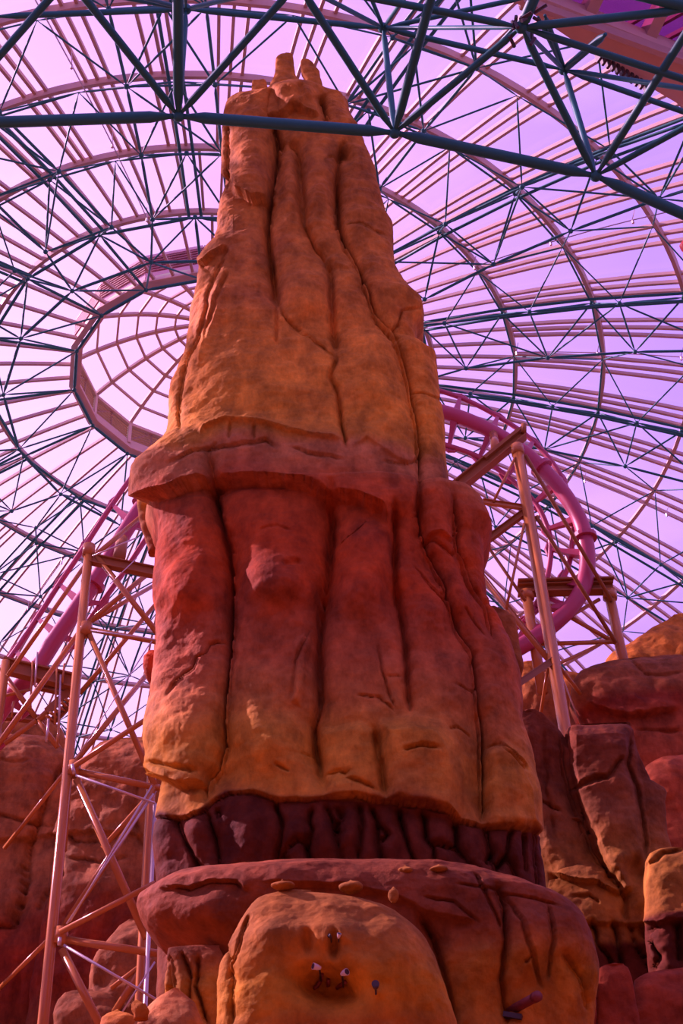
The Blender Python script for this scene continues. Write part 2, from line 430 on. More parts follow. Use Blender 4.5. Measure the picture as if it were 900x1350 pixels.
# ------------------------------------------------------------------ relief map (metres of relief, sampled where the rock stands)
class Relief:
    def __init__(s, x0, y0, x1, y1):
        s.x0, s.y0, s.x1, s.y1 = x0, y0, x1, y1
        s.X, s.Y = np.meshgrid(np.arange(x0, x1+1), np.arange(y0, y1+1)); s.H = np.zeros(s.X.shape)
        # hand-carved wobble of the crack lines
        P = np.stack([s.X.ravel()/14., s.Y.ravel()/14., np.full(s.X.size, x0*.37)], -1)
        s.wx = (vnoise(P)*2.2+vnoise(P*3)*1.0).reshape(s.X.shape); s.wy = (vnoise(P+50)*2.2+vnoise(P*3+50)*1.).reshape(s.X.shape)
    def _d(s, pts, pad):
        xs = [p[0] for p in pts]; ys = [p[1] for p in pts]
        a0 = max(int(min(xs)-pad-s.x0), 0); a1 = min(int(max(xs)+pad-s.x0)+1, s.H.shape[1])
        b0 = max(int(min(ys)-pad-s.y0), 0); b1 = min(int(max(ys)+pad-s.y0)+1, s.H.shape[0])
        if a1 <= a0 or b1 <= b0: return None
        X = (s.X+s.wx)[b0:b1, a0:a1]; Y = (s.Y+s.wy)[b0:b1, a0:a1]
        best = np.full(X.shape, 1e9); sgn = np.zeros(X.shape); tt = np.zeros(X.shape)
        n = len(pts)-1
        for i in range(n):
            (ax, ay), (bx, by) = pts[i], pts[i+1]; dx, dy = bx-ax, by-ay; L2 = dx*dx+dy*dy+1e-9
            t = np.clip(((X-ax)*dx+(Y-ay)*dy)/L2, 0, 1); ex = X-ax-t*dx; ey = Y-ay-t*dy
            d = np.hypot(ex, ey); c = dx*(Y-ay)-dy*(X-ax); u = d < best
            best[u] = d[u]; sgn[u] = np.sign(c[u]); tt[u] = ((i+t)/n)[u]
        return (slice(b0, b1), slice(a0, a1)), best, sgn, tt
    def groove(s, pts, depth, wpx):     # rounded pillows meeting in a sharp seam
        r = s._d(pts, wpx*4)
        if r is None: return
        sl, d, sg, t = r; fade = np.clip(np.minimum(t, 1-t)*8+.25, 0, 1)
        s.H[sl] -= 1.25*depth*fade*(.6*np.exp(-d/wpx)+.4*np.exp(-(d/(wpx*.3+1.2))**2))
    def crack(s, pts, depth=.13, wpx=1.7):
        r = s._d(pts, wpx*5)
        if r is None: return
        sl, d, sg, t = r; fade = np.clip(np.minimum(t, 1-t)*6+.15, 0, 1)
        s.H[sl] -= depth*fade*np.exp(-(d/wpx)**2)
    def step(s, pts, out, wpx_up, under, wpx_dn):   # drawn left to right: above the line stands out, below it is undercut
        r = s._d(pts, max(wpx_up, wpx_dn)*3)
        if r is None: return
        sl, d, sg, t = r; fade = np.clip(np.minimum(t, 1-t)*8, 0, 1)
        up = sg < 0; fade = fade*fade*(3-2*fade)
        sd = np.where(up, out*.6*np.exp(-d/wpx_up), -under*.6*np.exp(-d/wpx_dn)*(1-np.exp(-d/2.5)))+np.where(up, 0, out*.6*np.exp(-d/2.))
        s.H[sl] += sd*fade
    def bump(s, x, y, rx, ry, h, ang=0):
        c, q = math.cos(ang), math.sin(ang); X = s.X-x; Y = s.Y-y; u = (c*X+q*Y)/rx; v = (-q*X+c*Y)/ry
        s.H += h*np.exp(-(u*u+v*v)**1.4)
    def poly(s, pts, h, soft=4):        # raised block with soft edge
        X, Y = s.X+s.wx, s.Y+s.wy; ins = np.zeros(X.shape, bool); n = len(pts); dm = np.full(X.shape, 1e9)
        for i in range(n):
            (ax, ay), (bx, by) = pts[i], pts[(i+1) % n]
            cnd = ((ay > Y) != (by > Y)) & (X < (bx-ax)*(Y-ay)/((by-ay) or 1e-9)+ax); ins ^= cnd
            dx, dy = bx-ax, by-ay; t = np.clip(((X-ax)*dx+(Y-ay)*dy)/(dx*dx+dy*dy+1e-9), 0, 1); dm = np.minimum(dm, np.hypot(X-ax-t*dx, Y-ay-t*dy))
        sd = np.where(ins, dm, -dm); s.H += h*np.clip(sd/soft*.5+.5, 0, 1)**1.0
    def sample(s, px, py):
        x = np.clip(px-s.x0, 0, s.H.shape[1]-1.001); y = np.clip(py-s.y0, 0, s.H.shape[0]-1.001)
        i = x.astype(int); j = y.astype(int); fx = x-i; fy = y-j; H = s.H
        return H[j, i]*(1-fx)*(1-fy)+H[j, i+1]*fx*(1-fy)+H[j+1, i]*(1-fx)*fy+H[j+1, i+1]*fx*fy

from mathutils.bvhtree import BVHTree
def hit(o, px, py):
    if '_b' not in hit.__dict__: hit._b = {}
    if o.name not in hit._b:
        hit._b[o.name] = BVHTree.FromPolygons([v.co[:] for v in o.data.vertices], [p.vertices[:] for p in o.data.polygons])
    h = hit._b[o.name].ray_cast(Vector(CP)-o.location, Vector(ray(px, py)))
    return np.array(h[0]+o.location) if h[0] is not None else None
def interp_tab(tab, ys): a = np.array(tab, float); return np.interp(ys, a[:, 0], a[:, 1])

def rock(name, sil, Y0, mat, ratio=.85, bmax=9, expo=2.5, relief=None, nf=160, nr=160, zlow=0.0, noise=(.25, .5), round_top=.35, parent=None, seed=0, back=50, sharp=1.0, front=.6, seam=None, **tg):
    """lofted rock: sil = rows (y, xl, xr) from top to bottom, in the photo frame, standing on the vertical plane Y0"""
    sil = np.array(sil, float)
    PL = np.array([at_Y(r[1], r[0], Y0) for r in sil]); PR = np.array([at_Y(r[2], r[0], Y0) for r in sil])
    zt = max(PL[0, 2], PR[0, 2]); zb = min(PL[-1, 2], PR[-1, 2])
    def mono(P):
        z = P[:, 2].copy()
        for i in range(1, len(z)): z[i] = min(z[i], z[i-1]-.01)
        return z[::-1], P[::-1, 0]
    zl, xl = mono(PL); zr, xr = mono(PR)
    zs = np.linspace(zt, zb, nr)
    if zlow < zb: zs = np.concatenate([zs, np.linspace(zb, zlow, max(3, int((zb-zlow)/.5)))[1:]])
    XL = np.interp(zs, zl, xl); XR = np.interp(zs, zr, xr)
    a = np.maximum((XR-XL)/2*.985, .02); xc = (XR+XL)/2
    b = np.minimum(a*ratio, bmax)
    if round_top > 0:
        q = np.clip((zt-zs)/(round_top*2.5+1e-6), 0, 1); b = b*np.sqrt(np.clip(1-(1-q)**2, .02, 1))
    tf = np.linspace(math.pi, 2*math.pi, nf+1); tb = np.linspace(0, math.pi, back+1)[1:-1]
    t = np.concatenate([tf, tb]); nt_ = len(t)
    ct, sn = np.cos(t), np.sin(t); e = 2/expo
    ux = np.sign(ct)*np.abs(ct)**e; uy = np.sign(sn)*np.abs(sn)**e
    X = xc[:, None]+a[:, None]*ux; Yv = Y0+b[:, None]*uy*np.where(uy < 0, front, 1.); Z = np.repeat(zs[:, None], nt_, 1)
    P = np.stack([X.ravel(), Yv.ravel(), Z.ravel()], -1)
    nx = (ct/np.maximum(a[:, None], .3)); ny = (sn/np.maximum(b[:, None]*np.where(sn < 0, front, 1.), .3)); L = np.hypot(nx, ny); N = np.stack([(nx/L).ravel(), (ny/L).ravel(), np.zeros(nx.size)], -1)
    lo = fbm(P+seed*13.7, noise[1], 3)*noise[0]*.7
    # ridged facets give the hewn look
    rd = (1-np.abs(fbm(P*np.array([1, 1, .6])+seed*5.1+40, noise[1]*1.7, 3)))*noise[0]*.5
    fine = fbm(P+seed, 3.0, 4)*.036+fbm(P*np.array([1, 1, 2.]), 1.4, 3)*.02
    topfade = np.clip((zt-P[:, 2])/.6, .15, 1)
    h = (lo+rd)*topfade*.8+fine*sharp
    edge = 1-.75*np.abs(N[:, 0])**3
    h0 = h*edge
    hh = h0
    if relief is not None:
        front = np.clip(-N[:, 1]*4+1.2, 0, 1)
        for it in range(3):
            px, py = project(P+N*hh[:, None]); r = relief.sample(px, py)
            hh = h0+(.5*(hh-h0)+.5*r*front if it < 2 else r*front)
    P = P+N*hh[:, None]
    nrow = len(zs); cidx = len(P)
    P = np.concatenate([P, [[xc[0], Y0, zt+.02], [xc[-1], Y0, zs[-1]]]])
    strata = P[:, 2].copy()
    if seam is not None:
        px, py = project(P); sy = np.interp(px, [q[0] for q in seam], [q[1] for q in seam]); fr = np.concatenate([N[:, 1] < 0, [False, False]])
        bins = np.arange(seam[0][0]+6, seam[-1][0]-6, 12); zb_ = []
        for bx in bins:
            u = fr & (np.abs(px-bx) < 6) & (np.abs(py-sy) < 3); zb_.append(P[u, 2].mean() if u.any() else np.nan)
        zb_ = np.array(zb_); ok = ~np.isnan(zb_); off = np.interp(px, bins[ok], zb_[ok]); strata = P[:, 2]-off+at_Y(430, 1056, 19.0)[2]
    i = np.arange(nrow-1)[:, None]*nt_; k = np.arange(nt_)[None, :]; k2 = (k+1) % nt_
    q = np.stack([(i+k).ravel(), (i+nt_+k).ravel(), (i+nt_+k2).ravel(), (i+k2).ravel()], -1)
    tri1 = np.stack([np.full(nt_, cidx), np.arange(nt_), (np.arange(nt_)+1) % nt_], -1)
    bse = (nrow-1)*nt_; tri2 = np.stack([np.full(nt_, cidx+1), bse+(np.arange(nt_)+1) % nt_, bse+np.arange(nt_)], -1)
    base = np.zeros(3)
    if parent is not None: base = parent_world(parent)
    me = bpy.data.meshes.new(name)
    nv = len(P); me.vertices.add(nv); me.vertices.foreach_set('co', (P-base).astype(np.float32).ravel())
    loops = np.concatenate([q.ravel(), tri1.ravel(), tri2.ravel()]).astype(np.int32)
    me.loops.add(len(loops)); me.loops.foreach_set('vertex_index', loops)
    npoly = len(q)+len(tri1)+len(tri2); tot = np.concatenate([np.full(len(q), 4), np.full(len(tri1)+len(tri2), 3)]).astype(np.int32)
    me.polygons.add(npoly); me.polygons.foreach_set('loop_start', (np.cumsum(tot)-tot).astype(np.int32)); me.polygons.foreach_set('loop_total', tot)
    me.polygons.foreach_set('use_smooth', np.ones(npoly, bool)); me.update(calc_edges=True); 
    at = me.attributes.new('strata', 'FLOAT', 'POINT'); at.data.foreach_set('value', strata.astype(np.float32))
    me.materials.append(mat)
    o = bpy.data.objects.new(name, me); COL.objects.link(o)
    if parent is not None: o.parent = parent
    tag(o, **tg); return o

def rockmat(name, stops, Y, xref=450, mott=.48, dist=.5, slope=None):
    """painted strata: stops = (photo row y, colour) on a face at distance Y"""
    m = bpy.data.materials.new(name); m.use_nodes = True; nt = m.node_tree; L = nt.links.new
    b = nt.nodes['Principled BSDF']; b.inputs['Roughness'].default_value = .8; b.inputs['Specular IOR Level'].default_value = .12
    zz = [(at_Y(xref, y, Y)[2], (c[0], c[1], min(c[2], c[1]*.28))) for y, c in stops]; zz.sort(key=lambda q: q[0]); z0, z1 = zz[0][0], zz[-1][0]
    g = node(nt, 'ShaderNodeNewGeometry'); sp = node(nt, 'ShaderNodeSeparateXYZ'); L(g.outputs['Position'], sp.inputs[0])
    n1 = node(nt, 'ShaderNodeTexNoise'); n1.inputs['Scale'].default_value = .8; n1.inputs['Detail'].default_value = 6; L(g.outputs['Position'], n1.inputs['Vector'])
    ma = node(nt, 'ShaderNodeMath', operation='MULTIPLY_ADD'); ma.inputs[1].default_value = dist*2; L(n1.outputs['Fac'], ma.inputs[0])
    sa = node(nt, 'ShaderNodeAttribute'); sa.attribute_name = 'strata'; L(sa.outputs['Fac'], ma.inputs[2])
    mr = node(nt, 'ShaderNodeMapRange'); mr.inputs['From Min'].default_value = z0+dist; mr.inputs['From Max'].default_value = z1+dist
    L(ma.outputs[0], mr.inputs['Value'])
    cr = node(nt, 'ShaderNodeValToRGB'); el = cr.color_ramp.elements
    for i, (z, c) in enumerate(zz):
        p = (z-z0)/(z1-z0)
        if i == 0: k = el[0]
        elif i == 1: k = el[1]
        else: k = el.new(p)
        k.position = p; k.color = (*c, 1)
    L(mr.outputs['Result'], cr.inputs['Fac'])
    # brushed vertical streaks + mottling
    mp = node(nt, 'ShaderNodeMapping'); mp.inputs['Scale'].default_value = (1.6, 1.6, .8); L(g.outputs['Position'], mp.inputs['Vector'])
    n2 = node(nt, 'ShaderNodeTexNoise'); n2.inputs['Scale'].default_value = 1.5; n2.inputs['Detail'].default_value = 9; n2.inputs['Roughness'].default_value = .68; L(mp.outputs['Vector'], n2.inputs['Vector'])
    r2 = node(nt, 'ShaderNodeMapRange'); r2.inputs['From Min'].default_value = .35; r2.inputs['From Max'].default_value = .68; r2.inputs['To Min'].default_value = 1-mott; r2.inputs['To Max'].default_value = 1+mott*.45
    L(n2.outputs['Fac'], r2.inputs['Value'])
    mp3 = node(nt, 'ShaderNodeMapping'); mp3.inputs['Scale'].default_value = (1, 1, 1.3); L(g.outputs['Position'], mp3.inputs['Vector'])
    n3 = node(nt, 'ShaderNodeTexNoise'); n3.inputs['Scale'].default_value = 3.5; n3.inputs['Detail'].default_value = 8; n3.inputs['Roughness'].default_value = .7; L(mp3.outputs['Vector'], n3.inputs['Vector'])
    r3 = node(nt, 'ShaderNodeMapRange'); r3.inputs['From Min'].default_value = .3; r3.inputs['From Max'].default_value = .7; r3.inputs['To Min'].default_value = .82; r3.inputs['To Max'].default_value = 1.12
    L(n3.outputs['Fac'], r3.inputs['Value'])
    mm = node(nt, 'ShaderNodeMath', operation='MULTIPLY'); L(r2.outputs[0], mm.inputs[0]); L(r3.outputs[0], mm.inputs[1])
    # purple wash patches
    n4 = node(nt, 'ShaderNodeTexNoise'); n4.inputs['Scale'].default_value = .55; n4.inputs['Detail'].default_value = 5; L(g.outputs['Position'], n4.inputs['Vector'])
    r4 = node(nt, 'ShaderNodeMapRange'); r4.inputs['From Min'].default_value = .52; r4.inputs['From Max'].default_value = .72; r4.inputs['To Max'].default_value = .45
    L(n4.outputs['Fac'], r4.inputs['Value'])
    mx = node(nt, 'ShaderNodeMix', data_type='RGBA'); mx.inputs['B'].default_value = (.28, .08, .035, 1); L(r4.outputs[0], mx.inputs['Factor']); L(cr.outputs['Color'], mx.inputs['A'])
    vm = node(nt, 'ShaderNodeVectorMath', operation='SCALE'); L(mx.outputs['Result'], vm.inputs[0]); L(mm.outputs[0], vm.inputs['Scale'])
    L(vm.outputs[0], b.inputs['Base Color'])
    bp = node(nt, 'ShaderNodeBump'); bp.inputs['Strength'].default_value = .55; bp.inputs['Distance'].default_value = .05
    ad = node(nt, 'ShaderNodeMath', operation='ADD'); L(n2.outputs['Fac'], ad.inputs[0]); L(n3.outputs['Fac'], ad.inputs[1]); L(ad.outputs[0], bp.inputs['Height']); L(bp.outputs[0], b.inputs['Normal'])
    return m

OCH = (.60, .25, .03); OCH2 = (.64, .29, .03); ORG = (.56, .185, .022); RED = (.50, .075, .010); PUR = (.36, .085, .024); MAR = (.125, .024, .014); PNK = (.56, .22, .09); BRN = (.38, .12, .024)

# ------------------------------------------------------------------ central spire
sil = [(130, 322, 352), (133, 306, 425), (137, 300, 455), (145, 296, 459), (154, 294, 460), (162, 293, 462), (172, 291, 477), (185, 291, 482), (200, 291, 488), (222, 290, 496), (250, 289, 501), (275, 288, 510), (290, 287, 519),
       (308, 287, 520), (322, 286, 520), (328, 277, 520), (338, 269, 521), (352, 262, 523), (362, 259, 528), (375, 258, 537), (388, 256, 549), (397, 255, 558), (410, 252, 561), (420, 250, 560), (430, 249, 553), (440, 248, 552), (452, 246, 553), (460, 245, 568), (468, 244, 579),
       (480, 241, 579), (495, 236, 580), (520, 225, 582), (550, 223, 587), (572, 223, 589), (588, 222, 590), (600, 214, 591), (612, 200, 592), (624, 184, 593), (634, 174, 595), (652, 174, 600), (656, 175, 632), (662, 177, 641), (675, 184, 646), (690, 190, 651), (702, 196, 646), (715, 198, 640), (740, 199, 640), (770, 200, 641),
       (800, 202, 648), (830, 204, 662), (870, 203, 678), (900, 200, 688), (930, 197, 690), (960, 193, 690), (980, 193, 695), (1000, 198, 702), (1020, 204, 707), (1050, 205, 711), (1075, 205, 714), (1100, 205, 715), (1130, 205, 717), (1175, 205, 721), (1230, 205, 726), (1350, 205, 740)]
ys_ = np.array([q[0] for q in sil], float); xl_ = np.array([q[1] for q in sil], float); xr_ = np.array([q[2] for q in sil], float)
def shift(y, lo, hi, a): return a*np.clip((y-lo)/20, 0, 1)*np.clip((hi-y)/30, 0, 1)
yn = np.arange(130, 1351, 2.)
sil = [(y, a, b) for y, a, b in zip(yn, np.interp(yn-shift(yn, 165, 420, 9), ys_, xl_), np.interp(yn-shift(yn, 165, 740, 12), ys_, xr_))]
R = Relief(150, 60, 780, 1360)
G, K, ST, BU = R.groove, R.crack, R.step, R.bump
# upper shaft
G([(358, 118), (362, 165), (366, 200), (362, 235), (357, 262), (352, 300), (357, 345), (362, 380), (366, 410)], .55, 11)
G([(372, 182), (366, 205)], .2, 8)
G([(381, 182), (395, 205), (397, 250), (400, 295), (414, 325), (432, 348)], .36, 10)
G([(449, 188), (444, 240), (446, 300), (458, 330), (475, 355), (484, 385), (500, 425), (521, 446), (529, 470), (539, 510), (549, 560), (553, 600), (553, 640)], .50, 9)
G([(301, 165), (299, 245)], .2, 4)
G([(422, 125), (432, 160)], .35, 7)
ST([(303, 222), (312, 250), (332, 262), (357, 254)], .30, 22, .5, 14)
ST([(352, 148), (385, 141), (424, 150)], .2, 14, .4, 12)
ST([(305, 165), (350, 158)], .05, 12, .08, 9)
BU(330, 205, 22, 48, .22); BU(418, 230, 20, 45, .15); BU(382, 235, 10, 40, .15); BU(386, 118, 30, 22, .3)
BU(395, 122, 6, 7, -.15); BU(380, 124, 7, 6, -.12); BU(455, 203, 9, 12, -.35)
K([(455, 292), (478, 294), (492, 303), (508, 312)]); K([(430, 210), (440, 206), (452, 214)], .08)
G([(299, 330), (290, 348), (275, 385), (268, 430), (246, 478), (237, 520), (238, 565)], .16, 3.5)
K([(300, 358), (284, 398), (268, 445)], .14, 2.2)
ST([(262, 350), (275, 337), (301, 322)], .22, 18, .30, 14)
R.poly([(302, 330), (300, 372), (285, 420), (262, 470), (262, 420), (278, 372), (290, 345)], .12, 7)
K([(366, 405), (385, 430), (410, 447), (430, 462), (443, 470)], .16, 2.2); K([(363, 405), (364, 430), (365, 455)], .12, 2)
G([(443, 470), (436, 496), (446, 520), (449, 560), (458, 592)], .24, 4); G([(434, 340), (437, 400), (443, 468)], .30, 12)
BU(330, 520, 55, 60, .15); BU(400, 385, 28, 30, .14); BU(500, 480, 30, 60, .12)
ST([(264, 575), (268, 562), (300, 553), (335, 557), (380, 566), (425, 575), (455, 576)], .18, 6, .22, 7)
K([(305, 558), (301, 580)], .1, 2); K([(335, 562), (336, 580)], .1, 2)
ST([(460, 592), (485, 575), (505, 590), (530, 605), (553, 610)], .03, 14, .16, 10)
K([(505, 607), (530, 612), (552, 608)], .14, 2)
K([(540, 512), (562, 520), (588, 530)]); K([(508, 440), (524, 430), (530, 410), (556, 405)], .10); G([(480, 372), (487, 392)], .25, 5)
ST([(440, 345), (480, 355)], .05, 20, .1, 16)
# shelf lip at mid height: the band stands out, the face below recedes
LIP = [(150, 650), (178, 655), (215, 645), (260, 628), (330, 628), (400, 632), (432, 645), (470, 652), (505, 668), (515, 700)]
ST(LIP, .30, 34, .55, 60)
K([(222, 612), (255, 595), (300, 590), (350, 582), (365, 590)], .14, 2); K([(385, 590), (405, 597), (430, 602), (452, 606)], .12, 2); K([(275, 596), (286, 584)], .1, 2)
# lower shaft columns
G([(275, 600), (283, 640), (287, 670), (292, 692), (301, 720), (306, 760), (305, 800), (303, 860), (298, 920), (294, 950), (297, 985), (290, 1008), (275, 1032), (272, 1050)], .60, 13)
G([(436, 635), (438, 700), (433, 760), (425, 800), (420, 850), (422, 900), (424, 925), (414, 958), (418, 1000), (428, 1040)], .55, 13)
G([(520, 660), (521, 700), (520, 770), (528, 810), (535, 850), (538, 900), (540, 945)], .36, 9)
G([(553, 640), (552, 680), (560, 720), (584, 772), (603, 830), (622, 860), (630, 920), (635, 1000), (636, 1080)], .48, 10)
G([(600, 655), (602, 720), (618, 770), (640, 800), (650, 840)], .34, 8)
G([(636, 930), (634, 990), (637, 1075)], .2, 6)
R.poly([(202, 940), (240, 925), (290, 935), (288, 1000), (262, 1032), (215, 1018), (192, 1000), (192, 960)], .20, 26)
ST([(180, 1000), (205, 1022), (240, 1034), (268, 1030), (292, 1002)], .22, 24, .40, 14)
K([(200, 1006), (225, 1012), (262, 1018)], .12, 3)
BU(345, 975, 48, 36, .22); BU(250, 770, 40, 60, .15); BU(370, 740, 50, 60, .2); BU(480, 740, 34, 60, .15); BU(575, 700, 20, 30, .15); BU(600, 780, 16, 40, .14)
BU(250,830,40,60,-.12); BU(370,840,45,50,-.12); BU(480,850,36,50,-.10); BU(580,850,24,40,-.10); BU(470,775,34,30,.22); BU(360,765,44,30,.22); BU(245,770,34,30,.18); BU(575,800,24,26,.16)
R.poly([(417, 965), (475, 955), (492, 968), (500, 1010), (505, 1055), (430, 1048), (420, 1010)], .10, 5)
R.poly([(506, 958), (545, 948), (580, 958), (598, 985), (604, 1020), (600, 1072), (515, 1056)], .26, 10)
G([(492, 962), (500, 1000), (510, 1050)], .22, 7)
R.poly([(388, 848), (402, 835), (410, 830), (402, 890), (396, 930), (386, 925)], .12, 3)
R.poly([(640, 990), (665, 982), (690, 1000), (708, 1040), (714, 1090), (642, 1085)], .16, 8)
K([(220, 916), (232, 897), (255, 880), (258, 866), (272, 858), (276, 848), (304, 840)], .16, 2); K([(384, 925), (390, 870), (398, 850), (402, 842), (410, 826)], .14, 2)
K([(498, 850), (505, 890), (512, 915), (522, 935)], .12); K([(472, 917), (500, 919), (520, 937)]); K([(424, 1022), (450, 1016), (462, 1026), (502, 1044)], .14)
K([(530, 991), (555, 984), (580, 988)], .14); K([(545, 745), (575, 780), (592, 800)], .14); K([(510, 892), (530, 890)], .08)
K([(372, 742), (398, 740)], .12, 3); K([(340, 698), (365, 692), (385, 700)], .06, 2); K([(395, 992), (415, 994)], .1); K([(362, 1008), (382, 1016)], .08)
K([(592, 962), (602, 958), (612, 966), (620, 972)], .1); K([(640, 984), (660, 980), (680, 1000), (695, 1015)], .16, 2); K([(550, 706), (575, 715), (600, 735)], .16, 2.5)
K([(603, 902), (620, 912), (632, 920)], .1); K([(612, 800), (620, 815), (640, 838)], .1)
ST([(552, 706), (578, 702), (600, 712)], .16, 10, .2, 10)
# maroon stratum
BAND = [(195, 1080), (215, 1076), (245, 1077), (268, 1066), (280, 1054), (302, 1045), (335, 1043), (362, 1052), (400, 1054), (430, 1050), (468, 1048), (495, 1056), (525, 1058), (560, 1062), (590, 1070), (606, 1082), (640, 1090), (680, 1092), (716, 1098)]
ST(BAND, .10, 8, .20, 9); K([(x_, y_+2) for x_, y_ in BAND], .16, 2)
for q in ([(232, 1080), (248, 1118), (268, 1152)], [(272, 1072), (284, 1105), (290, 1140)], [(284, 1066), (292, 1078)], [(363, 1056), (372, 1090), (364, 1140)], [(412, 1064), (408, 1085), (412, 1096), (404, 1125)], [(430, 1060), (440, 1090), (447, 1118), (452, 1142)],
          [(446, 1062), (450, 1078), (444, 1092)], [(474, 1060), (478, 1085), (470, 1138)], [(488, 1062), (498, 1082), (499, 1118), (506, 1142)], [(526, 1064), (530, 1090), (544, 1130), (548, 1150)], [(556, 1066), (563, 1105), (572, 1120), (576, 1152)],
          [(600, 1080), (601, 1120), (590, 1118), (568, 1110)], [(640, 1092), (646, 1120), (658, 1172)], [(672, 1094), (668, 1130), (690, 1180)], [(690, 1096), (694, 1150)], [(704, 1098), (708, 1170)], [(376, 1118), (392, 1108), (405, 1112)], [(376, 1120), (368, 1142)], [(382, 1142), (376, 1130)],
          [(400, 1110), (412, 1140)], [(450, 1095), (440, 1100)], [(498, 1086), (512, 1100), (503, 1110)], [(600, 1120), (625, 1145), (640, 1165)], [(650, 1120), (640, 1140)], [(668, 1130), (655, 1145)]):
    G(q, .26, 4.0)
for x_ in (215, 255, 325, 390, 425, 460, 483, 513, 545, 582, 622, 660, 682): BU(x_, 1105, 15, 34, .10)
sp = empty('rock_spire', tuple(at_Y(455, 1175, 20))); sp.location.z = 0
tag(sp, 'tall orange and red sculpted rock spire rising to the dome', 'rock')
M_sp = rockmat('painted_sandstone_spire', [(60, (.50, .17, .02)), (230, (.46, .15, .02)), (330, (.62, .22, .03)), (420, (.72, .26, .03)), (540, (.76, .31, .03)), (575, OCH), (590, PNK), (612, (.50, .18, .09)), (640, (.50, .10, .02)), (700, RED), (770, RED), (800, (.40, .085, .025)), (870, (.48, .14, .04)), (925, (.56, .21, .04)), (975, OCH2), (1035, OCH2), (1054, OCH), (1057, MAR), (1165, MAR), (1200, (.2, .06, .05)), (1350, BRN)], 19.0, 430, dist=.10)
rock('shaft', sil, 20, M_sp, ratio=.85, expo=3.0, relief=R, nf=600, nr=1040, back=90, noise=(.13, .45), round_top=.15, parent=sp, seed=1, front=.42, seam=BAND)
for i, (s_, Yp) in enumerate(([[(70, 374, 383), (73, 368, 386), (80, 364, 387), (97, 362, 389), (112, 356, 396), (130, 350, 416), (150, 350, 420)], 19.7],
              [[(78, 398, 405), (82, 396, 411), (88, 396, 416), (95, 397, 421), (110, 404, 424), (130, 410, 427), (145, 412, 428)], 19.9],
              [[(106, 333, 350), (110, 332, 352), (130, 330, 354), (145, 330, 356)], 19.9],
              [[(130, 431, 455), (134, 429, 458), (150, 430, 461)], 20.3],
              [[(130, 424, 432), (136, 421, 434), (150, 420, 436)], 20.0])):
    rock('pinnacle', s_, Yp, M_sp, ratio=.7, expo=3.2, nf=70, nr=90, back=30, noise=(.08, 1.2), round_top=.03, parent=sp, seed=10+i, zlow=at_Y(s_[-1][1], s_[-1][0]+10, Yp)[2])

# ------------------------------------------------------------------ rocks at the foot of the spire
R2 = Relief(150, 1120, 830, 1365)
R2.groove([(655, 1165), (665, 1200), (668, 1240), (660, 1290), (668, 1350)], .25, 9)
R2.crack([(625, 1152), (640, 1175), (655, 1210), (660, 1225)], .16, 2.4); R2.crack([(660, 1170), (688, 1215), (700, 1262), (712, 1300)], .14, 2)
R2.groove([(555, 1205), (572, 1240), (588, 1290), (600, 1350)], .3, 8)
R2.step([(205, 1168), (250, 1172), (275, 1163), (310, 1162), (326, 1176)], .12, 10, .14, 12); R2.crack([(215, 1168), (250, 1172), (275, 1163), (310, 1162), (326, 1176)], .12, 2)
R2.step([(330, 1160), (450, 1165), (520, 1178), (560, 1200), (640, 1215)], .08, 22, .16, 30)
R2.crack([(560, 1182), (600, 1190), (630, 1215)], .1); R2.crack([(722, 1190), (728, 1240), (722, 1290)], .12, 2); R2.crack([(690, 1270), (700, 1262)], .1)
R2.groove([(740, 1255), (765, 1290), (775, 1330)], .15, 6); R2.crack([(600, 1165), (640, 1170), (700, 1185), (740, 1195)], .08)
R2.bump(250, 1205, 50, 26, .15); R2.bump(700, 1240, 30, 50, .15); R2.bump(750, 1230, 25, 40, .12)
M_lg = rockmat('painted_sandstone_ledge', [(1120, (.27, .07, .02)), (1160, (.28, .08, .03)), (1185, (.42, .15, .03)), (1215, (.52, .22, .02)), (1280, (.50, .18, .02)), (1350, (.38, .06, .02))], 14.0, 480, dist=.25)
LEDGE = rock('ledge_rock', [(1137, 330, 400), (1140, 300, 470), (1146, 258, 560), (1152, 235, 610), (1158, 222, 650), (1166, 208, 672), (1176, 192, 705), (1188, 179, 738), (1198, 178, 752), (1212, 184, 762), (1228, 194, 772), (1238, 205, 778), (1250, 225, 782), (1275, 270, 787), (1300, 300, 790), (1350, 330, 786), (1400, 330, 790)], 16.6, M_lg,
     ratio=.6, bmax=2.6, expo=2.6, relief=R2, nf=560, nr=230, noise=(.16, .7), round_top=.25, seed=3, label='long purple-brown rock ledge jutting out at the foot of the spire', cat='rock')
R3 = Relief(260, 1150, 640, 1365)
R3.groove([(300, 1250), (308, 1290), (305, 1350)], .12, 5); R3.crack([(330, 1205), (318, 1235), (310, 1262), (300, 1290)], .12, 2)
R3.bump(430, 1300, 44, 26, -.42, .25); R3.step([(392, 1290), (410, 1274), (435, 1270), (456, 1285), (474, 1318)], .10, 8, .14, 9)
R3.bump(425, 1230, 60, 18, .12); R3.bump(405, 1240, 8, 16, -.12); R3.bump(440, 1245, 7, 18, -.16); R3.bump(500, 1260, 60, 40, .1); R3.bump(350, 1230, 30, 50, .08)
M_bo = rockmat('painted_sandstone_boulder', [(1150, (.44, .17, .03)), (1190, (.56, .23, .03)), (1225, (.60, .26, .02)), (1265, (.56, .23, .02)), (1300, (.50, .16, .02)), (1350, (.38, .065, .02))], 12.4, 440, dist=.22)
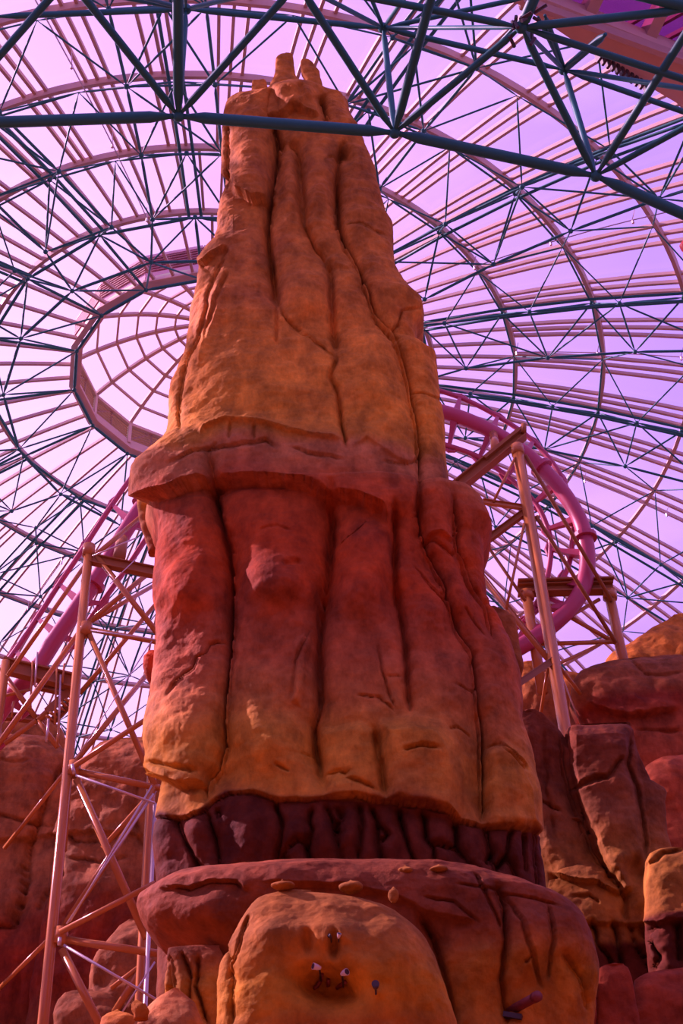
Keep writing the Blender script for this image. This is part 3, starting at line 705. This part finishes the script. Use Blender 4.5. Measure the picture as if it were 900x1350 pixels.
BOULD = rock('boulder', [(1176, 366, 410), (1180, 352, 450), (1186, 342, 482), (1194, 334, 505), (1204, 326, 524), (1216, 318, 538), (1232, 308, 552), (1250, 298, 563), (1272, 290, 575), (1300, 286, 586), (1350, 284, 604), (1400, 282, 612)], 14.3, M_bo,
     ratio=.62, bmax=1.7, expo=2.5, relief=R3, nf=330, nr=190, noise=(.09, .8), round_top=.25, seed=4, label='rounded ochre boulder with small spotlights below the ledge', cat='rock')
R4 = Relief(200, 1240, 300, 1365)
for q in ([(222, 1262), (230, 1300), (238, 1350)], [(240, 1258), (250, 1290), (248, 1350)], [(262, 1258), (258, 1300), (276, 1350)], [(225, 1300), (212, 1330)]): R4.groove(q, .18, 4)
rock('fluted_rock', [(1250, 222, 290), (1262, 218, 296), (1300, 216, 300), (1350, 214, 305), (1400, 214, 305)], 15.9, M_lg, ratio=.6, relief=R4, nf=130, nr=130, noise=(.06, 1.), round_top=.1, seed=5, label='cracked brown rock pillar tucked under the left end of the ledge', cat='rock')
rock('sloping_rock', [(1304, 226, 236), (1312, 212, 246), (1322, 200, 258), (1334, 188, 262), (1350, 170, 268), (1420, 120, 280)], 15.0, rockmat('sandstone_painted_sunlight', [(1290, PNK), (1350, (.46, .2, .13))], 14.5, 230), ratio=.8, nf=90, nr=60, noise=(.08, 1.), round_top=.25, seed=6,  # pale pink tone paints sunlight into this rock's colour
     label='pinkish sloping rock in the bottom left below the ledge', cat='rock')
rock('stone', [(1320, 176, 184), (1324, 173, 192), (1332, 173, 196), (1338, 177, 195)], 14.6, M_lg, ratio=.9, nf=50, nr=30, noise=(.04, 2), round_top=.1, seed=31, zlow=at_Y(180, 1344, 14.6)[2], label='small rounded stone perched on the bottom left sloping rock', cat='stone', group='loose stones')
rock('stone', [(1333, 150, 158), (1336, 142, 170), (1342, 134, 180), (1352, 132, 186)], 14.9, M_lg, ratio=.9, nf=50, nr=30, noise=(.04, 2), round_top=.1, seed=32, zlow=0, label='flat layered stone left of the bottom left sloping rock', cat='stone', group='loose stones')
for i, (x0_, x1_, y0_, y1_, Yq, lb) in enumerate(((356, 388, 1161, 1173, 13.75, 'flat oval stone on top of the boulder, its left end'),
        (446, 478, 1162, 1176, 13.8, 'wedge-shaped stone on top of the boulder, near its middle'), (511, 526, 1171, 1190, 13.9, 'upright little stone at the right shoulder of the boulder'),
        (524, 544, 1142, 1152, 15.6, 'small flat stone lying on the ledge under the maroon stratum'), (566, 590, 1141, 1150, 15.6, 'second small flat stone on the ledge, right of its twin'))):
    c = (x0_+x1_)/2; hw = (x1_-x0_)/2
    hh_ = y1_-y0_
    ho = BOULD if i < 3 else LEDGE
    hp = hit(ho, c, y1_+6)
    if hp is not None: Yq = hp[1]+.06
    rock('stone', [(y0_+hh_*(1-math.cos(a_))/2, c-max(hw*math.sin(a_), .4), c+max(hw*math.sin(a_), .4)) for a_ in np.linspace(.1, 2.7, 9)], Yq, M_bo, ratio=.8, nf=50, nr=30, noise=(.03, 2.5), round_top=.04, front=.9, expo=2.1, seed=20+i, zlow=at_Y(c, y1_, Yq)[2], label=lb, cat='stone', group='loose stones')

# ------------------------------------------------------------------ left cliffs
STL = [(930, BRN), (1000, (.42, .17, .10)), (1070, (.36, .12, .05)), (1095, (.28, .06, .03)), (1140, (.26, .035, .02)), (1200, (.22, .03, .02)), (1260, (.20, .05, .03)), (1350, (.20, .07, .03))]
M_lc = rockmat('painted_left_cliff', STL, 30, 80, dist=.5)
RL = Relief(-80, 920, 280, 1365)
RL.groove([(90, 1000), (70, 1030), (55, 1075), (40, 1120), (38, 1160), (28, 1200), (10, 1240)], .35, 9); RL.step([(-60, 1112), (20, 1105), (60, 1100), (120, 1095), (205, 1100)], .2, 14, .25, 16)
RL.crack([(-60, 1068), (0, 1075), (35, 1085), (70, 1090)], .2, 2.2); RL.crack([(78, 1125), (84, 1150), (60, 1185), (48, 1205)], .2, 2.2); RL.crack([(85, 1130), (130, 1138), (170, 1130)], .15, 2)
RL.groove([(30, 1130), (33, 1180), (20, 1220), (-20, 1225)], .25, 5); RL.crack([(85, 1095), (100, 1110), (135, 1110)], .2, 2); RL.groove([(180, 1030), (175, 1080), (190, 1120)], .2, 6)
RL.crack([(-10, 1000), (20, 1005), (40, 1002)], .1); RL.crack([(20, 1250), (25, 1300), (15, 1350)], .18, 2.2); RL.bump(40, 1030, 60, 40, .2); RL.bump(140, 1060, 50, 30, .2); RL.bump(120, 1170, 40, 30, .15)
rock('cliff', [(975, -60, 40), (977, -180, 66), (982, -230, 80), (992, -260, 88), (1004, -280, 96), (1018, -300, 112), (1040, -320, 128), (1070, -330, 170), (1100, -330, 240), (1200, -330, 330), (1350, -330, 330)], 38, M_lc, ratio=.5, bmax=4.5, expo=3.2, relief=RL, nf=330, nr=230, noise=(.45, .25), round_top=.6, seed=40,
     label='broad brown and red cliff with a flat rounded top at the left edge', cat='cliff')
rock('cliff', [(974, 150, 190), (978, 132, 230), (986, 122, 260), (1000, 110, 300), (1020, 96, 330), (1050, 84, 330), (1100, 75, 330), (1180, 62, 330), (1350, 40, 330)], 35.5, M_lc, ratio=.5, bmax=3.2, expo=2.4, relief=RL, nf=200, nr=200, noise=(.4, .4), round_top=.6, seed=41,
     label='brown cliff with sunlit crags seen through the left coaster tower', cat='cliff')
rock('distant_rock', [(947, -10, 30), (949, -60, 60), (955, -90, 74), (965, -110, 84), (985, -120, 92), (1010, -120, 92)], 46, M_lc, ratio=.6, bmax=4, nf=100, nr=50, noise=(.3, .4), round_top=.5, seed=42,
     label='dark distant rock hump behind the left cliff top', cat='rock')
M_lb = rockmat('painted_lower_left_boulders', [(1180, (.34, .12, .10)), (1350, (.34, .15, .07))], 24, 150)
rock('boulder', [(1212, 170, 190), (1220, 158, 215), (1235, 148, 240), (1260, 128, 260), (1290, 118, 270), (1350, 112, 280)], 32.6, M_lb, ratio=.7, nf=110, nr=90, noise=(.2, .7), round_top=.4, seed=43, label='greyish brown boulder behind the ledge, seen through the left tower', cat='boulder')
rock('boulder', [(1306, 95, 122), (1310, 84, 145), (1320, 76, 158), (1340, 70, 165), (1350, 70, 168), (1400, 70, 170)], 32, M_lb, ratio=.8, nf=90, nr=60, noise=(.15, .8), round_top=.4, seed=44, label='low rounded brown boulder at the foot of the left tower', cat='boulder')
rock('crag', [(858, 196, 205), (866, 190, 212), (880, 189, 215), (895, 193, 215), (905, 198, 216)], 21, M_sp, ratio=.8, nf=50, nr=40, noise=(.1, 1), round_top=.1, seed=45, zlow=at_Y(200, 915, 21)[2], parent=sp)
rock('crag', [(655, 180, 200), (670, 182, 205), (695, 186, 208), (715, 192, 210), (724, 197, 210)], 21, M_sp, ratio=.8, nf=50, nr=40, noise=(.1, 1), round_top=.1, seed=46, zlow=at_Y(205, 730, 21)[2], parent=sp)

# ------------------------------------------------------------------ right cliffs
RR = Relief(630, 780, 980, 1365)
RR.groove([(745, 955), (742, 1000), (752, 1050), (768, 1085), (780, 1120), (800, 1150), (815, 1165)], .45, 9)
RR.crack([(752, 1040), (780, 1030), (800, 1025), (812, 1010), (822, 1000)], .18, 2.4); RR.groove([(832, 962), (828, 1010), (838, 1040), (848, 1090), (852, 1130)], .25, 7)
RR.step([(722, 1150), (750, 1158), (790, 1160), (815, 1175), (838, 1165)], .2, 12, .35, 12); RR.poly([(752, 962), (830, 960), (835, 1010), (846, 1080), (850, 1120), (825, 1168), (800, 1150), (780, 1100), (755, 1045)], .25, 8)
RR.step([(760, 1208), (800, 1218), (830, 1217), (900, 1212), (980, 1212)], .12, 9, .2, 9)
RR.groove([(805, 1150), (822, 1180), (826, 1218)], .25, 6); RR.crack([(752, 1182), (775, 1180), (790, 1190)], .15, 2.4); RR.crack([(700, 1050), (725, 1062), (738, 1070)], .14, 2.2)
for q in ([(780, 1212), (785, 1240), (798, 1260), (810, 1278)], [(808, 1215), (812, 1245), (818, 1275)], [(830, 1218), (838, 1250), (860, 1280)], [(845, 1220), (850, 1235), (870, 1260), (862, 1282)], [(868, 1218), (850, 1232)], [(890, 1216), (895, 1270)]): RR.groove(q, .25, 4)
RR.bump(835, 1150, 14, 18, -.3); RR.crack([(855, 1140), (875, 1125), (900, 1120)], .15, 2.4); RR.groove([(715, 960), (720, 1040), (728, 1100)], .1, 10)
RR.crack([(830, 870), (850, 888), (880, 890), (900, 885)], .12, 2.2); RR.step([(770, 925), (800, 935), (830, 942), (900, 930)], .25, 26, .35, 26); RR.crack([(835, 960), (870, 965), (900, 962)], .15, 2.5)
M_r1 = rockmat('painted_right_cliff', [(930, (.22, .055, .02)), (990, (.24, .08, .03)), (1030, (.29, .11, .03)), (1080, (.36, .15, .02)), (1150, (.38, .16, .02)), (1200, (.36, .14, .02)), (1207, MAR), (1275, MAR), (1290, (.40, .07, .04)), (1350, (.40, .06, .035))], 22.6, 800, dist=.25)
rock('cliff', [(936, 690, 706), (940, 686, 716), (950, 684, 726), (960, 684, 738), (975, 684, 748), (1000, 688, 752), (1050, 696, 762), (1100, 706, 780), (1150, 712, 815), (1180, 716, 860), (1350, 720, 960)], 24.6, M_r1, ratio=.5, bmax=2, relief=RR, nf=170, nr=220, noise=(.15, .7), round_top=.35, seed=50,
     label='slender purple to ochre rock buttress just right of the spire', cat='cliff')
rock('cliff', [(956, 760, 832), (960, 746, 836), (975, 744, 838), (1000, 746, 842), (1030, 750, 858), (1040, 752, 876), (1046, 754, 879), (1060, 758, 876), (1100, 760, 880), (1130, 758, 885), (1145, 750, 920), (1165, 720, 960), (1200, 712, 980), (1350, 712, 1000)], 24.6, M_r1, ratio=.45, bmax=2.3, expo=3, relief=RR, nf=260, nr=250, noise=(.15, .6), round_top=.15, seed=51,
     label='squared purple and ochre rock block where the tall coaster column lands', cat='cliff')
rock('boulder', [(1119, 868, 900), (1124, 856, 930), (1135, 850, 960), (1160, 848, 990), (1200, 850, 1000), (1350, 860, 1000)], 23.2, M_r1, ratio=.5, bmax=1.5, relief=RR, nf=90, nr=140, noise=(.15, .7), round_top=.3, seed=52,
     label='ochre boulder at the right edge beside the squared block', cat='boulder')
M_r2 = rockmat('painted_far_right_rocks', [(800, ORG), (880, (.30, .10, .03)), (925, (.28, .08, .02)), (940, (.24, .03, .01)), (985, (.44, .10, .04)), (1000, PUR), (1030, (.52, .11, .03)), (1150, (.46, .10, .03)), (1350, (.3, .08, .04))], 31, 850, dist=.4)
rock('cliff', [(997, 880, 1000), (1002, 862, 1020), (1012, 850, 1030), (1040, 840, 1040), (1350, 830, 1060)], 28, M_r2, ratio=.4, bmax=3, relief=None, nf=110, nr=140, noise=(.3, .5), round_top=.4, seed=53, label='bright red rock wall at the right edge under the big rounded boulder', cat='cliff')
rock('boulder', [(868, 830, 900), (872, 805, 960), (880, 780, 1000), (890, 764, 1010), (905, 755, 1010), (925, 752, 1010), (945, 760, 1010), (980, 780, 1010), (1050, 780, 1010)], 31, M_r2, ratio=.5, bmax=4, expo=2.6, relief=RR, nf=200, nr=120, noise=(.35, .4), round_top=.7, seed=54, label='big rounded brown boulder with a red undercut at the right', cat='boulder')
rock('rock_peak', [(810, 888, 930), (818, 878, 960), (832, 858, 990), (845, 842, 1000), (860, 820, 1000), (872, 800, 1000), (900, 780, 1000)], 38, rockmat('painted_right_peak', [(800, ORG), (900, ORG)], 36, 860), ratio=.5, bmax=4, nf=130, nr=70, noise=(.45, .5), round_top=.4, seed=55, label='orange rock peak at the right edge against the dome', cat='rock')
rock('cliff', [(872, 690, 712), (880, 684, 735), (895, 680, 770), (920, 676, 830), (1000, 670, 900), (1100, 670, 900)], 34, M_r2, ratio=.5, bmax=4, nf=160, nr=100, noise=(.4, .5), round_top=.6, seed=56, label='shadowed brown rock wall behind the tall coaster column', cat='cliff')
rock('crag', [(800, 645, 652), (806, 641, 668), (815, 640, 678), (835, 640, 683), (860, 644, 686), (880, 650, 688), (895, 660, 687), (904, 668, 682)], 21.6, rockmat('painted_side_crag', [(790, BRN), (845, ORG), (900, PUR)], 20, 660), ratio=.8, nf=80, nr=80, noise=(.12, .9), round_top=.3, seed=57, zlow=at_Y(680, 912, 21.6)[2], parent=sp)
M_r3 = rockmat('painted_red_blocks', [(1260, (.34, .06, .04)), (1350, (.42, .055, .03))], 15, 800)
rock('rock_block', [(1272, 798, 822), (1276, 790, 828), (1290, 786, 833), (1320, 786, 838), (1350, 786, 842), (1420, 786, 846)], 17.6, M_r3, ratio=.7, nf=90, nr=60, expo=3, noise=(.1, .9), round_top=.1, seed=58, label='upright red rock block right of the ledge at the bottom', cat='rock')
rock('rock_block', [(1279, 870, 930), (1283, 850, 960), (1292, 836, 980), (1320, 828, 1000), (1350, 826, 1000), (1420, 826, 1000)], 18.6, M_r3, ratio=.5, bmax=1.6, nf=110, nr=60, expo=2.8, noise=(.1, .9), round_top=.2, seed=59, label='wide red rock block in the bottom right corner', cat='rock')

# ------------------------------------------------------------------ roller coaster track
YT = 31.
stn = [((-70, 1040), (-98, 1014), (-42, 1038)), ((-30, 982), (-55, 955), (-2, 982)), ((12, 922), (-15, 905), (30, 937)), ((45, 885), (20, 858), (62, 893)), ((76, 838), (49, 815), (98, 845)), ((106, 795), (78, 770), (134, 795)), ((139, 744), (112, 720), (168, 747)), ((172, 690), (148, 665), (200, 700)),
       ((208, 640), (186, 615), (238, 655)), ((260, 590), (245, 562), (280, 612)), ((330, 555), (322, 525), (340, 585)), ((410, 535), (408, 506), (412, 570)), ((500, 530), (502, 503), (498, 566)), ((550, 536), (553, 509), (545, 575)),
       ((600, 548), (606, 524), (592, 588)), ((648, 569), (656, 549), (632, 603)), ((692, 598), (703, 582), (668, 628)), ((733, 638), (740, 629), (705, 663)), ((763, 684), (754, 680), (722, 698)), ((774, 732), (752, 733), (726, 725)), ((769, 772), (742, 762), (720, 766)), ((750, 803), (722, 790), (705, 800)), ((715, 834), (692, 818), (684, 842)), ((680, 856), (660, 842), (664, 872)), ((640, 880), (628, 858), (626, 895))]
def spline(P, n=8):
    P = np.array(P); out = []
    for i in range(len(P)-1):
        p0, p1, p2, p3 = P[max(i-1, 0)], P[i], P[i+1], P[min(i+2, len(P)-1)]
        for j in range(n):
            t = j/n; out.append(.5*((2*p1)+(-p0+p2)*t+(2*p0-5*p1+4*p2-p3)*t*t+(-p0+3*p1-3*p2+p3)*t**3))
    out.append(P[-1]); return out
T3 = [at_Y(*q[0], YT) for q in stn]; A3 = [at_Y(*q[1], YT+.45) for q in stn]; B3 = [at_Y(*q[2], YT+.45) for q in stn]
trk = empty('coaster_track', tuple(T3[4])); tag(trk, 'magenta tubular roller coaster track climbing left and curling down behind the spire', 'roller coaster')
sT, sA, sB = spline(T3), spline(A3), spline(B3)
MB().tube(sT, .24, 16).build('spine_tube', M_pink, trk, smooth=True)
MB().tube(sA, .085, 10).build('rail', M_pink, trk, smooth=True); MB().tube(sB, .085, 10).build('rail', M_pink, trk, smooth=True)
for i in range(len(stn)):
    for fr in ((0,) if i < 8 or i == len(stn)-1 else (0,)):
        t_, a_, b_ = T3[i], A3[i], B3[i]; m = MB()
        tan = (sT[min(i*8+1, len(sT)-1)]-sT[max(i*8-1, 0)]); tan /= np.linalg.norm(tan)
        clips = []
        for e_ in (a_, b_):
            c_ = MB(); clips.append(c_)
            out_ = (e_-t_); L = np.linalg.norm(out_); o_ = out_/L; up_ = np.cross(tan, o_); up_ /= np.linalg.norm(up_)
            # tapered arm, upright lug and hook plate under the rail
            m.tube([t_+o_*.15, t_+o_*.55*L, e_-up_*.02], [.17, .11, .075], 4, up=tan)
            c_.tube([e_-tan*.22+o_*.10, e_+tan*.02+o_*.16, e_+tan*.24+o_*.10], [.05, .07, .05], 6)
            c_.tube([e_-tan*.24, e_-tan*.22+o_*.12], .055, 6); c_.tube([e_+tan*.24, e_+tan*.22+o_*.12], .055, 6)
        ct_ = m.build('crosstie', M_pink, trk)
        for c_ in clips: c_.build('rail_clip', M_pink, ct_)
for s_ in (44, 60, 132, 148):
    p = sT[s_]; t_ = sT[s_+1]-sT[s_-1]; t_ /= np.linalg.norm(t_)
    MB().tube([p-t_*.07, p+t_*.07], .36, 18).build('flange', M_pink, trk)

# ------------------------------------------------------------------ coaster supports
def px_r(wpx, Y): return wpx*math.hypot(Y, .0)*1.05/FPX/2   # pixel width -> radius around rows 700..1300
def vert(m, px, py, Y, r, z0=0, sides=14, ztop=None):
    p = at_Y(px, py, Y); m.tube([(p[0], p[1], z0), (p[0], p[1], p[2] if ztop is None else ztop)], r, sides); return p
def member(par, name, a, b, Ya, Yb, wpx, mat, kind='tube'):
    p, q = at_Y(*a, Ya), at_Y(*b, Yb); r = px_r(wpx, (Ya+Yb)/2); m = MB()
    if kind == 'tube': m.tube([p, q], r, 10)
    elif kind == 'i': m.ibeam(p, q, r*1.7, r*2.2)
    m.build(name, mat, par, smooth=(kind == 'tube'))
YS = 28.6; YB = 31.6
tw = empty('coaster_tower', (at_Y(95, 1015, YS)[0], YS, 0)); tag(tw, 'tall braced orange steel tower holding the track left of the spire', 'support tower')
m = MB(); vert(m, 117.5, 722, YS, .125); m.build('column', M_ochre, tw, smooth=True)
m = MB(); vert(m, 204.5, 1060, YS-.1, .05); m.build('sunlit_edge_rod', M_rod, tw, smooth=True)  # pale rod stands in for the sunlit edge of the hidden column
m = MB(); vert(m, 214, 750, YS+1.4, .12); m.build('column', M_ochre, tw, smooth=True)
member(tw, 'top_beam', (120, 737), (215, 757), YS, YS, 15, M_ochre_d, 'i')
member(tw, 'saddle', (157, 735), (161, 712), YS+.3, YT-.2, 20, M_ochre_d)
for a, b, ya, yb, wd in (((115, 829), (215, 848), YS, YS, 8), ((98, 1016), (215, 1040), YS, YS, 9), ((80, 1238), (215, 1258), YS, YS, 10)): member(tw, 'crossbeam', a, b, ya, yb, wd, M_ochre)
for a, b, ya, yb, wd in (((115, 822), (215, 740), YS, YS+1, 8), ((118, 820), (215, 765), YS, YB, 7), ((128, 734), (210, 838), YS, YS, 9), ((118, 837), (206, 1040), YS, YS, 9), ((99, 1004), (215, 863), YS, YB, 8), ((98, 1010), (215, 934), YS-.2, YS-.5, 8),
                         ((101, 1028), (193, 1236), YS, YS, 11), ((84, 1222), (206, 1036), YS, YS, 9), ((79, 1229), (205, 1164), YS-.2, YS-.5, 8), ((82, 1252), (140, 1368), YS, YS, 11), ((150, 1336), (196, 1262), YB, YB, 9),
                         ((135, 1118), (200, 1045), YB, YB, 7), ((146, 1303), (192, 1268), YB, YB, 6), ((86, 1018), (6, 1118), YS, YS+2, 6), ((67, 1236), (-10, 1312), YS, YS+2, 6)):
    member(tw, 'brace', a, b, ya, yb, wd, M_ochre)
for a, b, wd in (((100, 1022), (204, 1059), 3.6), ((84, 1246), (206, 1318), 3.6), ((92, 1215), (200, 1036), 2.4), ((88, 1218), (202, 1046), 2.4), ((120, 831), (203, 843), 2.6), ((122, 733), (180, 709), 2.6), ((200, 845), (100, 1000), 1.8), ((160, 1336), (204, 1268), 2.4), ((180, 736), (145, 770), 1.6), ((98, 1020), (95, 1008), 5), ((79, 1236), (78, 1246), 5)):
    member(tw, 'tie_rod', a, b, YS-.35, YS-.35, wd, M_rod)
for x_, y_ in ((117, 726), (113, 830), (97, 1014), (80, 1234)):
    p = at_Y(x_, y_, YS); MB().tube([p-np.array([0, 0, .18]), p+np.array([0, 0, .18])], .17, 14).build('collar', M_ochre, tw, smooth=True)
for a, b, ya, yb, wd in (((10, 891), (115, 741), YS+1, YS+.4, 7), ((-30, 1020), (112, 823), YS+1, YS+.4, 8), ((115, 741), (185, 682), YS+.4, YT-.6, 8), ((105, 914), (215, 785), YB, YB, 7)): member(tw, 'stay_tube', a, b, ya, yb, wd, M_ochre)

bt = empty('coaster_trestle', (at_Y(5, 960, 30)[0], 30.2, 0)); tag(bt, 'brown beam trestle under the track at the far left edge', 'support frame')
p = at_Y(5, 880, 30.2); p2 = at_Y(118, 895, 30.2)
m = MB(); vert(m, 8, 872, 30.2, .125); m.build('column', M_ochre, bt, smooth=True)
m = MB(); m.tube([at_Y(100, 900, 31.5), at_Y(96, 985, 31.5)-np.array([0, 0, 3])], .1, 10); m.build('column', M_ochre, bt, smooth=True)
m = MB(); m.ibeam(at_Y(3, 877, 30.3), at_Y(100, 900, 30.3), .30, .42, .05); m.build('main_beam', M_ochre_d, bt)
m = MB(); m.ibeam(at_Y(50, 905, 31.4), at_Y(88, 913, 31.4), .22, .16, .03); m.build('lower_beam', M_ochre_d, bt)
m = MB(); m.ibeam(at_Y(-5, 943, 33), at_Y(60, 949, 33), .22, .2, .03); m.build('lower_beam', M_ochre_d, bt)
for a, b, wd in (((6, 890), (50, 950), 8), ((50, 950), (76, 985), 8), ((48, 950), (6, 980), 8), ((50, 950), (90, 912), 9), ((8, 917), (40, 909), 5)): member(bt, 'brace', a, b, 30.6, 30.8, wd, M_ochre)
for i, (x_, y0_, y1_) in enumerate(((43, 872, 935), (49, 860, 905), (75, 880, 955), (80, 890, 960), (85, 875, 900), (64, 948, 978), (78, 955, 985), (30, 930, 948), (18, 925, 946))):
    member(bt, 'hanger', (x_, y0_), (x_-3, y1_), 30.1, 30.1, 3.2, M_rod if i % 2 else M_ochre)
for i in range(7):
    t_ = i/6; member(bt, 'stair_tread', (62+30*t_, 944-26*t_), (70+30*t_, 950-26*t_), 30.3, 30.9, 5, M_ochre)
MB().bar([at_Y(62, 938, 30.4), at_Y(95, 908, 30.4)], .06, .22).build('stair_stringer', M_ochre_d, bt)
MB().bar([at_Y(68, 952, 30.9), at_Y(100, 920, 30.9)], .06, .22).build('stair_stringer', M_ochre_d, bt)

YL = 29.2
rt = empty('coaster_column', (at_Y(681, 590, YL)[0], YL, 0)); tag(rt, 'tall ochre steel column with outrigger beams right of the spire', 'support column')
m = MB(); vert(m, 681, 588, YL, .17, sides=20); m.build('column', M_ochre, rt, smooth=True)
m = MB(); vert(m, 681, 588, YL, .19, z0=at_Y(681, 600, YL)[2], sides=20); m.build('collar', M_ochre, rt, smooth=True)
m = MB(); m.ibeam(at_Y(688, 572, YL+.1), at_Y(590, 652, YL+.5), .30, .36, .04); m.build('outrigger_beam', M_ochre_d, rt)
m = MB(); m.bar([at_Y(690, 566, YL+.1), at_Y(640, 607, YL+.3)], .34, .08); m.build('cap_plate', M_ochre_d, rt)
member(rt, 'saddle', (653, 592), (650, 572), YL+.3, YT-.1, 15, M_ochre)
for a, b, ya, yb, wd, mt, kd in (((636, 661), (690, 669), YL-.1, YL, 8, M_ochre, 'i'), ((697, 671), (634, 718), YL, YL+.3, 10, M_ochre_d, 'i'), ((679, 603), (650, 662), YL-.1, YL-.1, 4.5, M_ochre, 'tube'), ((691, 690), (667, 803), YL-.1, YL-.1, 4.5, M_ochre, 'tube'),
       ((640, 716), (692, 792), YL+.3, YL+.3, 5, M_ochre_d, 'tube'), ((692, 600), (806, 792), YL, YT, 6.5, M_ochre_d, 'tube'), ((706, 680), (812, 848), YL, YT, 6.5, M_ochre_d, 'tube'), ((632, 758), (724, 872), YL, YL, 8, M_ochre, 'tube'), ((636, 756), (720, 862), YL+.4, YL+.4, 4, M_ochre_d, 'tube'),
       ((676, 906), (732, 868), YL-1, YL, 9, M_ochre_d, 'i'), ((722, 880), (712, 944), YL, YL+1, 5, M_ochre, 'tube'), ((738, 880), (780, 934), YL, YL+2, 6, M_ochre, 'tube'), ((742, 896), (768, 962), YL, YL+2, 2, M_rod, 'tube'), ((690, 560), (690, 570), YL, YL, 10, M_ochre_d, 'tube')):
    member(rt, 'brace', a, b, ya, yb, wd, mt, kd)
YP = 31.2
pb = empty('coaster_portal', (at_Y(760, 780, YP)[0], YP, 0)); tag(pb, 'low brown portal frame under the curling track above the right rocks', 'support frame')
m = MB(); m.ibeam(at_Y(682, 778, YP), at_Y(808, 775, YP), .34, .30, .045); m.build('crossbeam', M_ochre_d, pb)
m = MB(); m.bar([at_Y(682, 769, YP-.05), at_Y(808, 766, YP-.05)], .44, .05); m.build('cap_plate', M_ochre_d, pb)
for x_ in (694, 803):
    m = MB(); vert(m, x_, 785, YP, .15, z0=at_Y(x_, 915, YP)[2], sides=16); m.build('column', M_ochre, pb, smooth=True)
    member(pb, 'bearing_plate', (x_, 780), (x_+1, 790), YP, YP, 22, M_ochre)
for a, b, wd in (((724, 798), (812, 848), 7), ((712, 849), (812, 846), 7), ((700, 842), (790, 790), 6), ((660, 910), (790, 850), 5)): member(pb, 'brace', a, b, YP, YP, wd, M_ochre)
member(pb, 'saddle', (770, 772), (771, 750), YP, YT-.1, 14, M_ochre)

# ------------------------------------------------------------------ small things on the boulder
def spot(px, py, Y, lab, aim=(.1, -.6, .3), mat=M_lamp, s_=1):
    s_ = s_*.6
    hp = hit(BOULD, px, py)
    if hp is not None: Y = hp[1]-.14*s_
    p = at_Y(px, py, Y); t = empty('spotlight', tuple(p)); tag(t, lab, 'spotlight', 'spotlights on the boulder')
    a = np.array(aim, float); a /= np.linalg.norm(a)
    lh = MB().tube([p-a*.02*s_, p+a*.04*s_, p+a*.13*s_], [.03*s_, .05*s_, .062*s_], 14).build('lamp_head', mat, t, smooth=False)
    MB().tube([p, p+np.array([0, .14, -.05])*s_, p+np.array([0, .5, -.06])*s_], .018*s_, 8).build('bracket', M_dark, t)
    MB().tube([p+a*.125*s_, p+a*.135*s_], .05*s_, 14).build('lens', M_dark, lh)
spot(421, 1276, 12.75, 'pale square spotlight over the hollow of the ochre boulder, left one', (-.8, -.5, .1))
spot(451, 1284, 12.75, 'pale spotlight with a dark lens at the right rim of the hollow', (.6, -.7, 0))
spot(446, 1236, 12.8, 'tiny pale spotlight above the hollow of the boulder', (.2, -.6, .5), s_=.6)
spot(436, 1236, 12.8, 'tiny dark spotlight beside the tiny pale one above the hollow', (-.4, -.6, .3), M_dark, .55)
spot(495, 1302, 12.8, 'dark boxy spotlight to the right of the hollow', (0, -.8, .1), M_dark, 1.1)
for i, q in enumerate(([(424, 1284), (423, 1292), (418, 1300), (414, 1303)], [(456, 1294), (450, 1298), (444, 1303)], [(433, 1291), (432, 1300)])):
    o = MB().tube([(at_Y(*a, hit(BOULD, *a)[1]-.03)) for a in q], .022, 8).build('hooked_pipe', M_stain, None, True)
    tag(o, ('curved dark red pipe end in the hollow under the left spotlight', 'bent dark red pipe end in the hollow under the right spotlight', 'short dark red pipe stub in the middle of the hollow')[i], 'pipe', 'pipe ends in the hollow')
YW = hit(LEDGE, 674, 1333)[1]
cn = empty('water_spout', tuple(at_Y(680, 1328, YW))); tag(cn, 'dark red tubular water spout sticking out at the bottom right', 'pipe')
MB().tube([at_Y(672, 1333, YW+.12), at_Y(707, 1314, YW-.5)], .055, 16).build('barrel', M_stain, cn, True)
MB().tube([at_Y(704, 1315.5, YW-.46), at_Y(709, 1313, YW-.54)], .062, 16).build('nozzle', M_stain, cn, True)
MB().bar([at_Y(664, 1338, YW), at_Y(688, 1342, YW-.05)], .12, .06).build('base_plate', M_dark, cn)
ln = empty('balloon', tuple(at_D(902, 327, 34))); tag(ln, 'bright red hanging balloon cut by the right edge of the view', 'balloon')
p = at_D(905, 325, 34)
m = MB(); prof = [(.0, .17), (.10, .16), (.17, .06), (.16, -.04), (.11, -.16), (.05, -.25), (.02, -.28)]; v = []; f = []
for r_, z_ in prof: v += [p+np.array([r_*math.cos(a), r_*math.sin(a), z_]) for a in np.linspace(0, 2*math.pi, 20, endpoint=False)]
for i in range(len(prof)-1): f += [(i*20+k, (i+1)*20+k, (i+1)*20+(k+1) % 20, i*20+(k+1) % 20) for k in range(20)]
m.add(v, f); m.build('balloon_skin', M_red, ln, True)
MB().tube([p+np.array([0, 0, -.28]), p+np.array([.02, 0, -.9])], .006, 5).build('string', M_rod, ln)
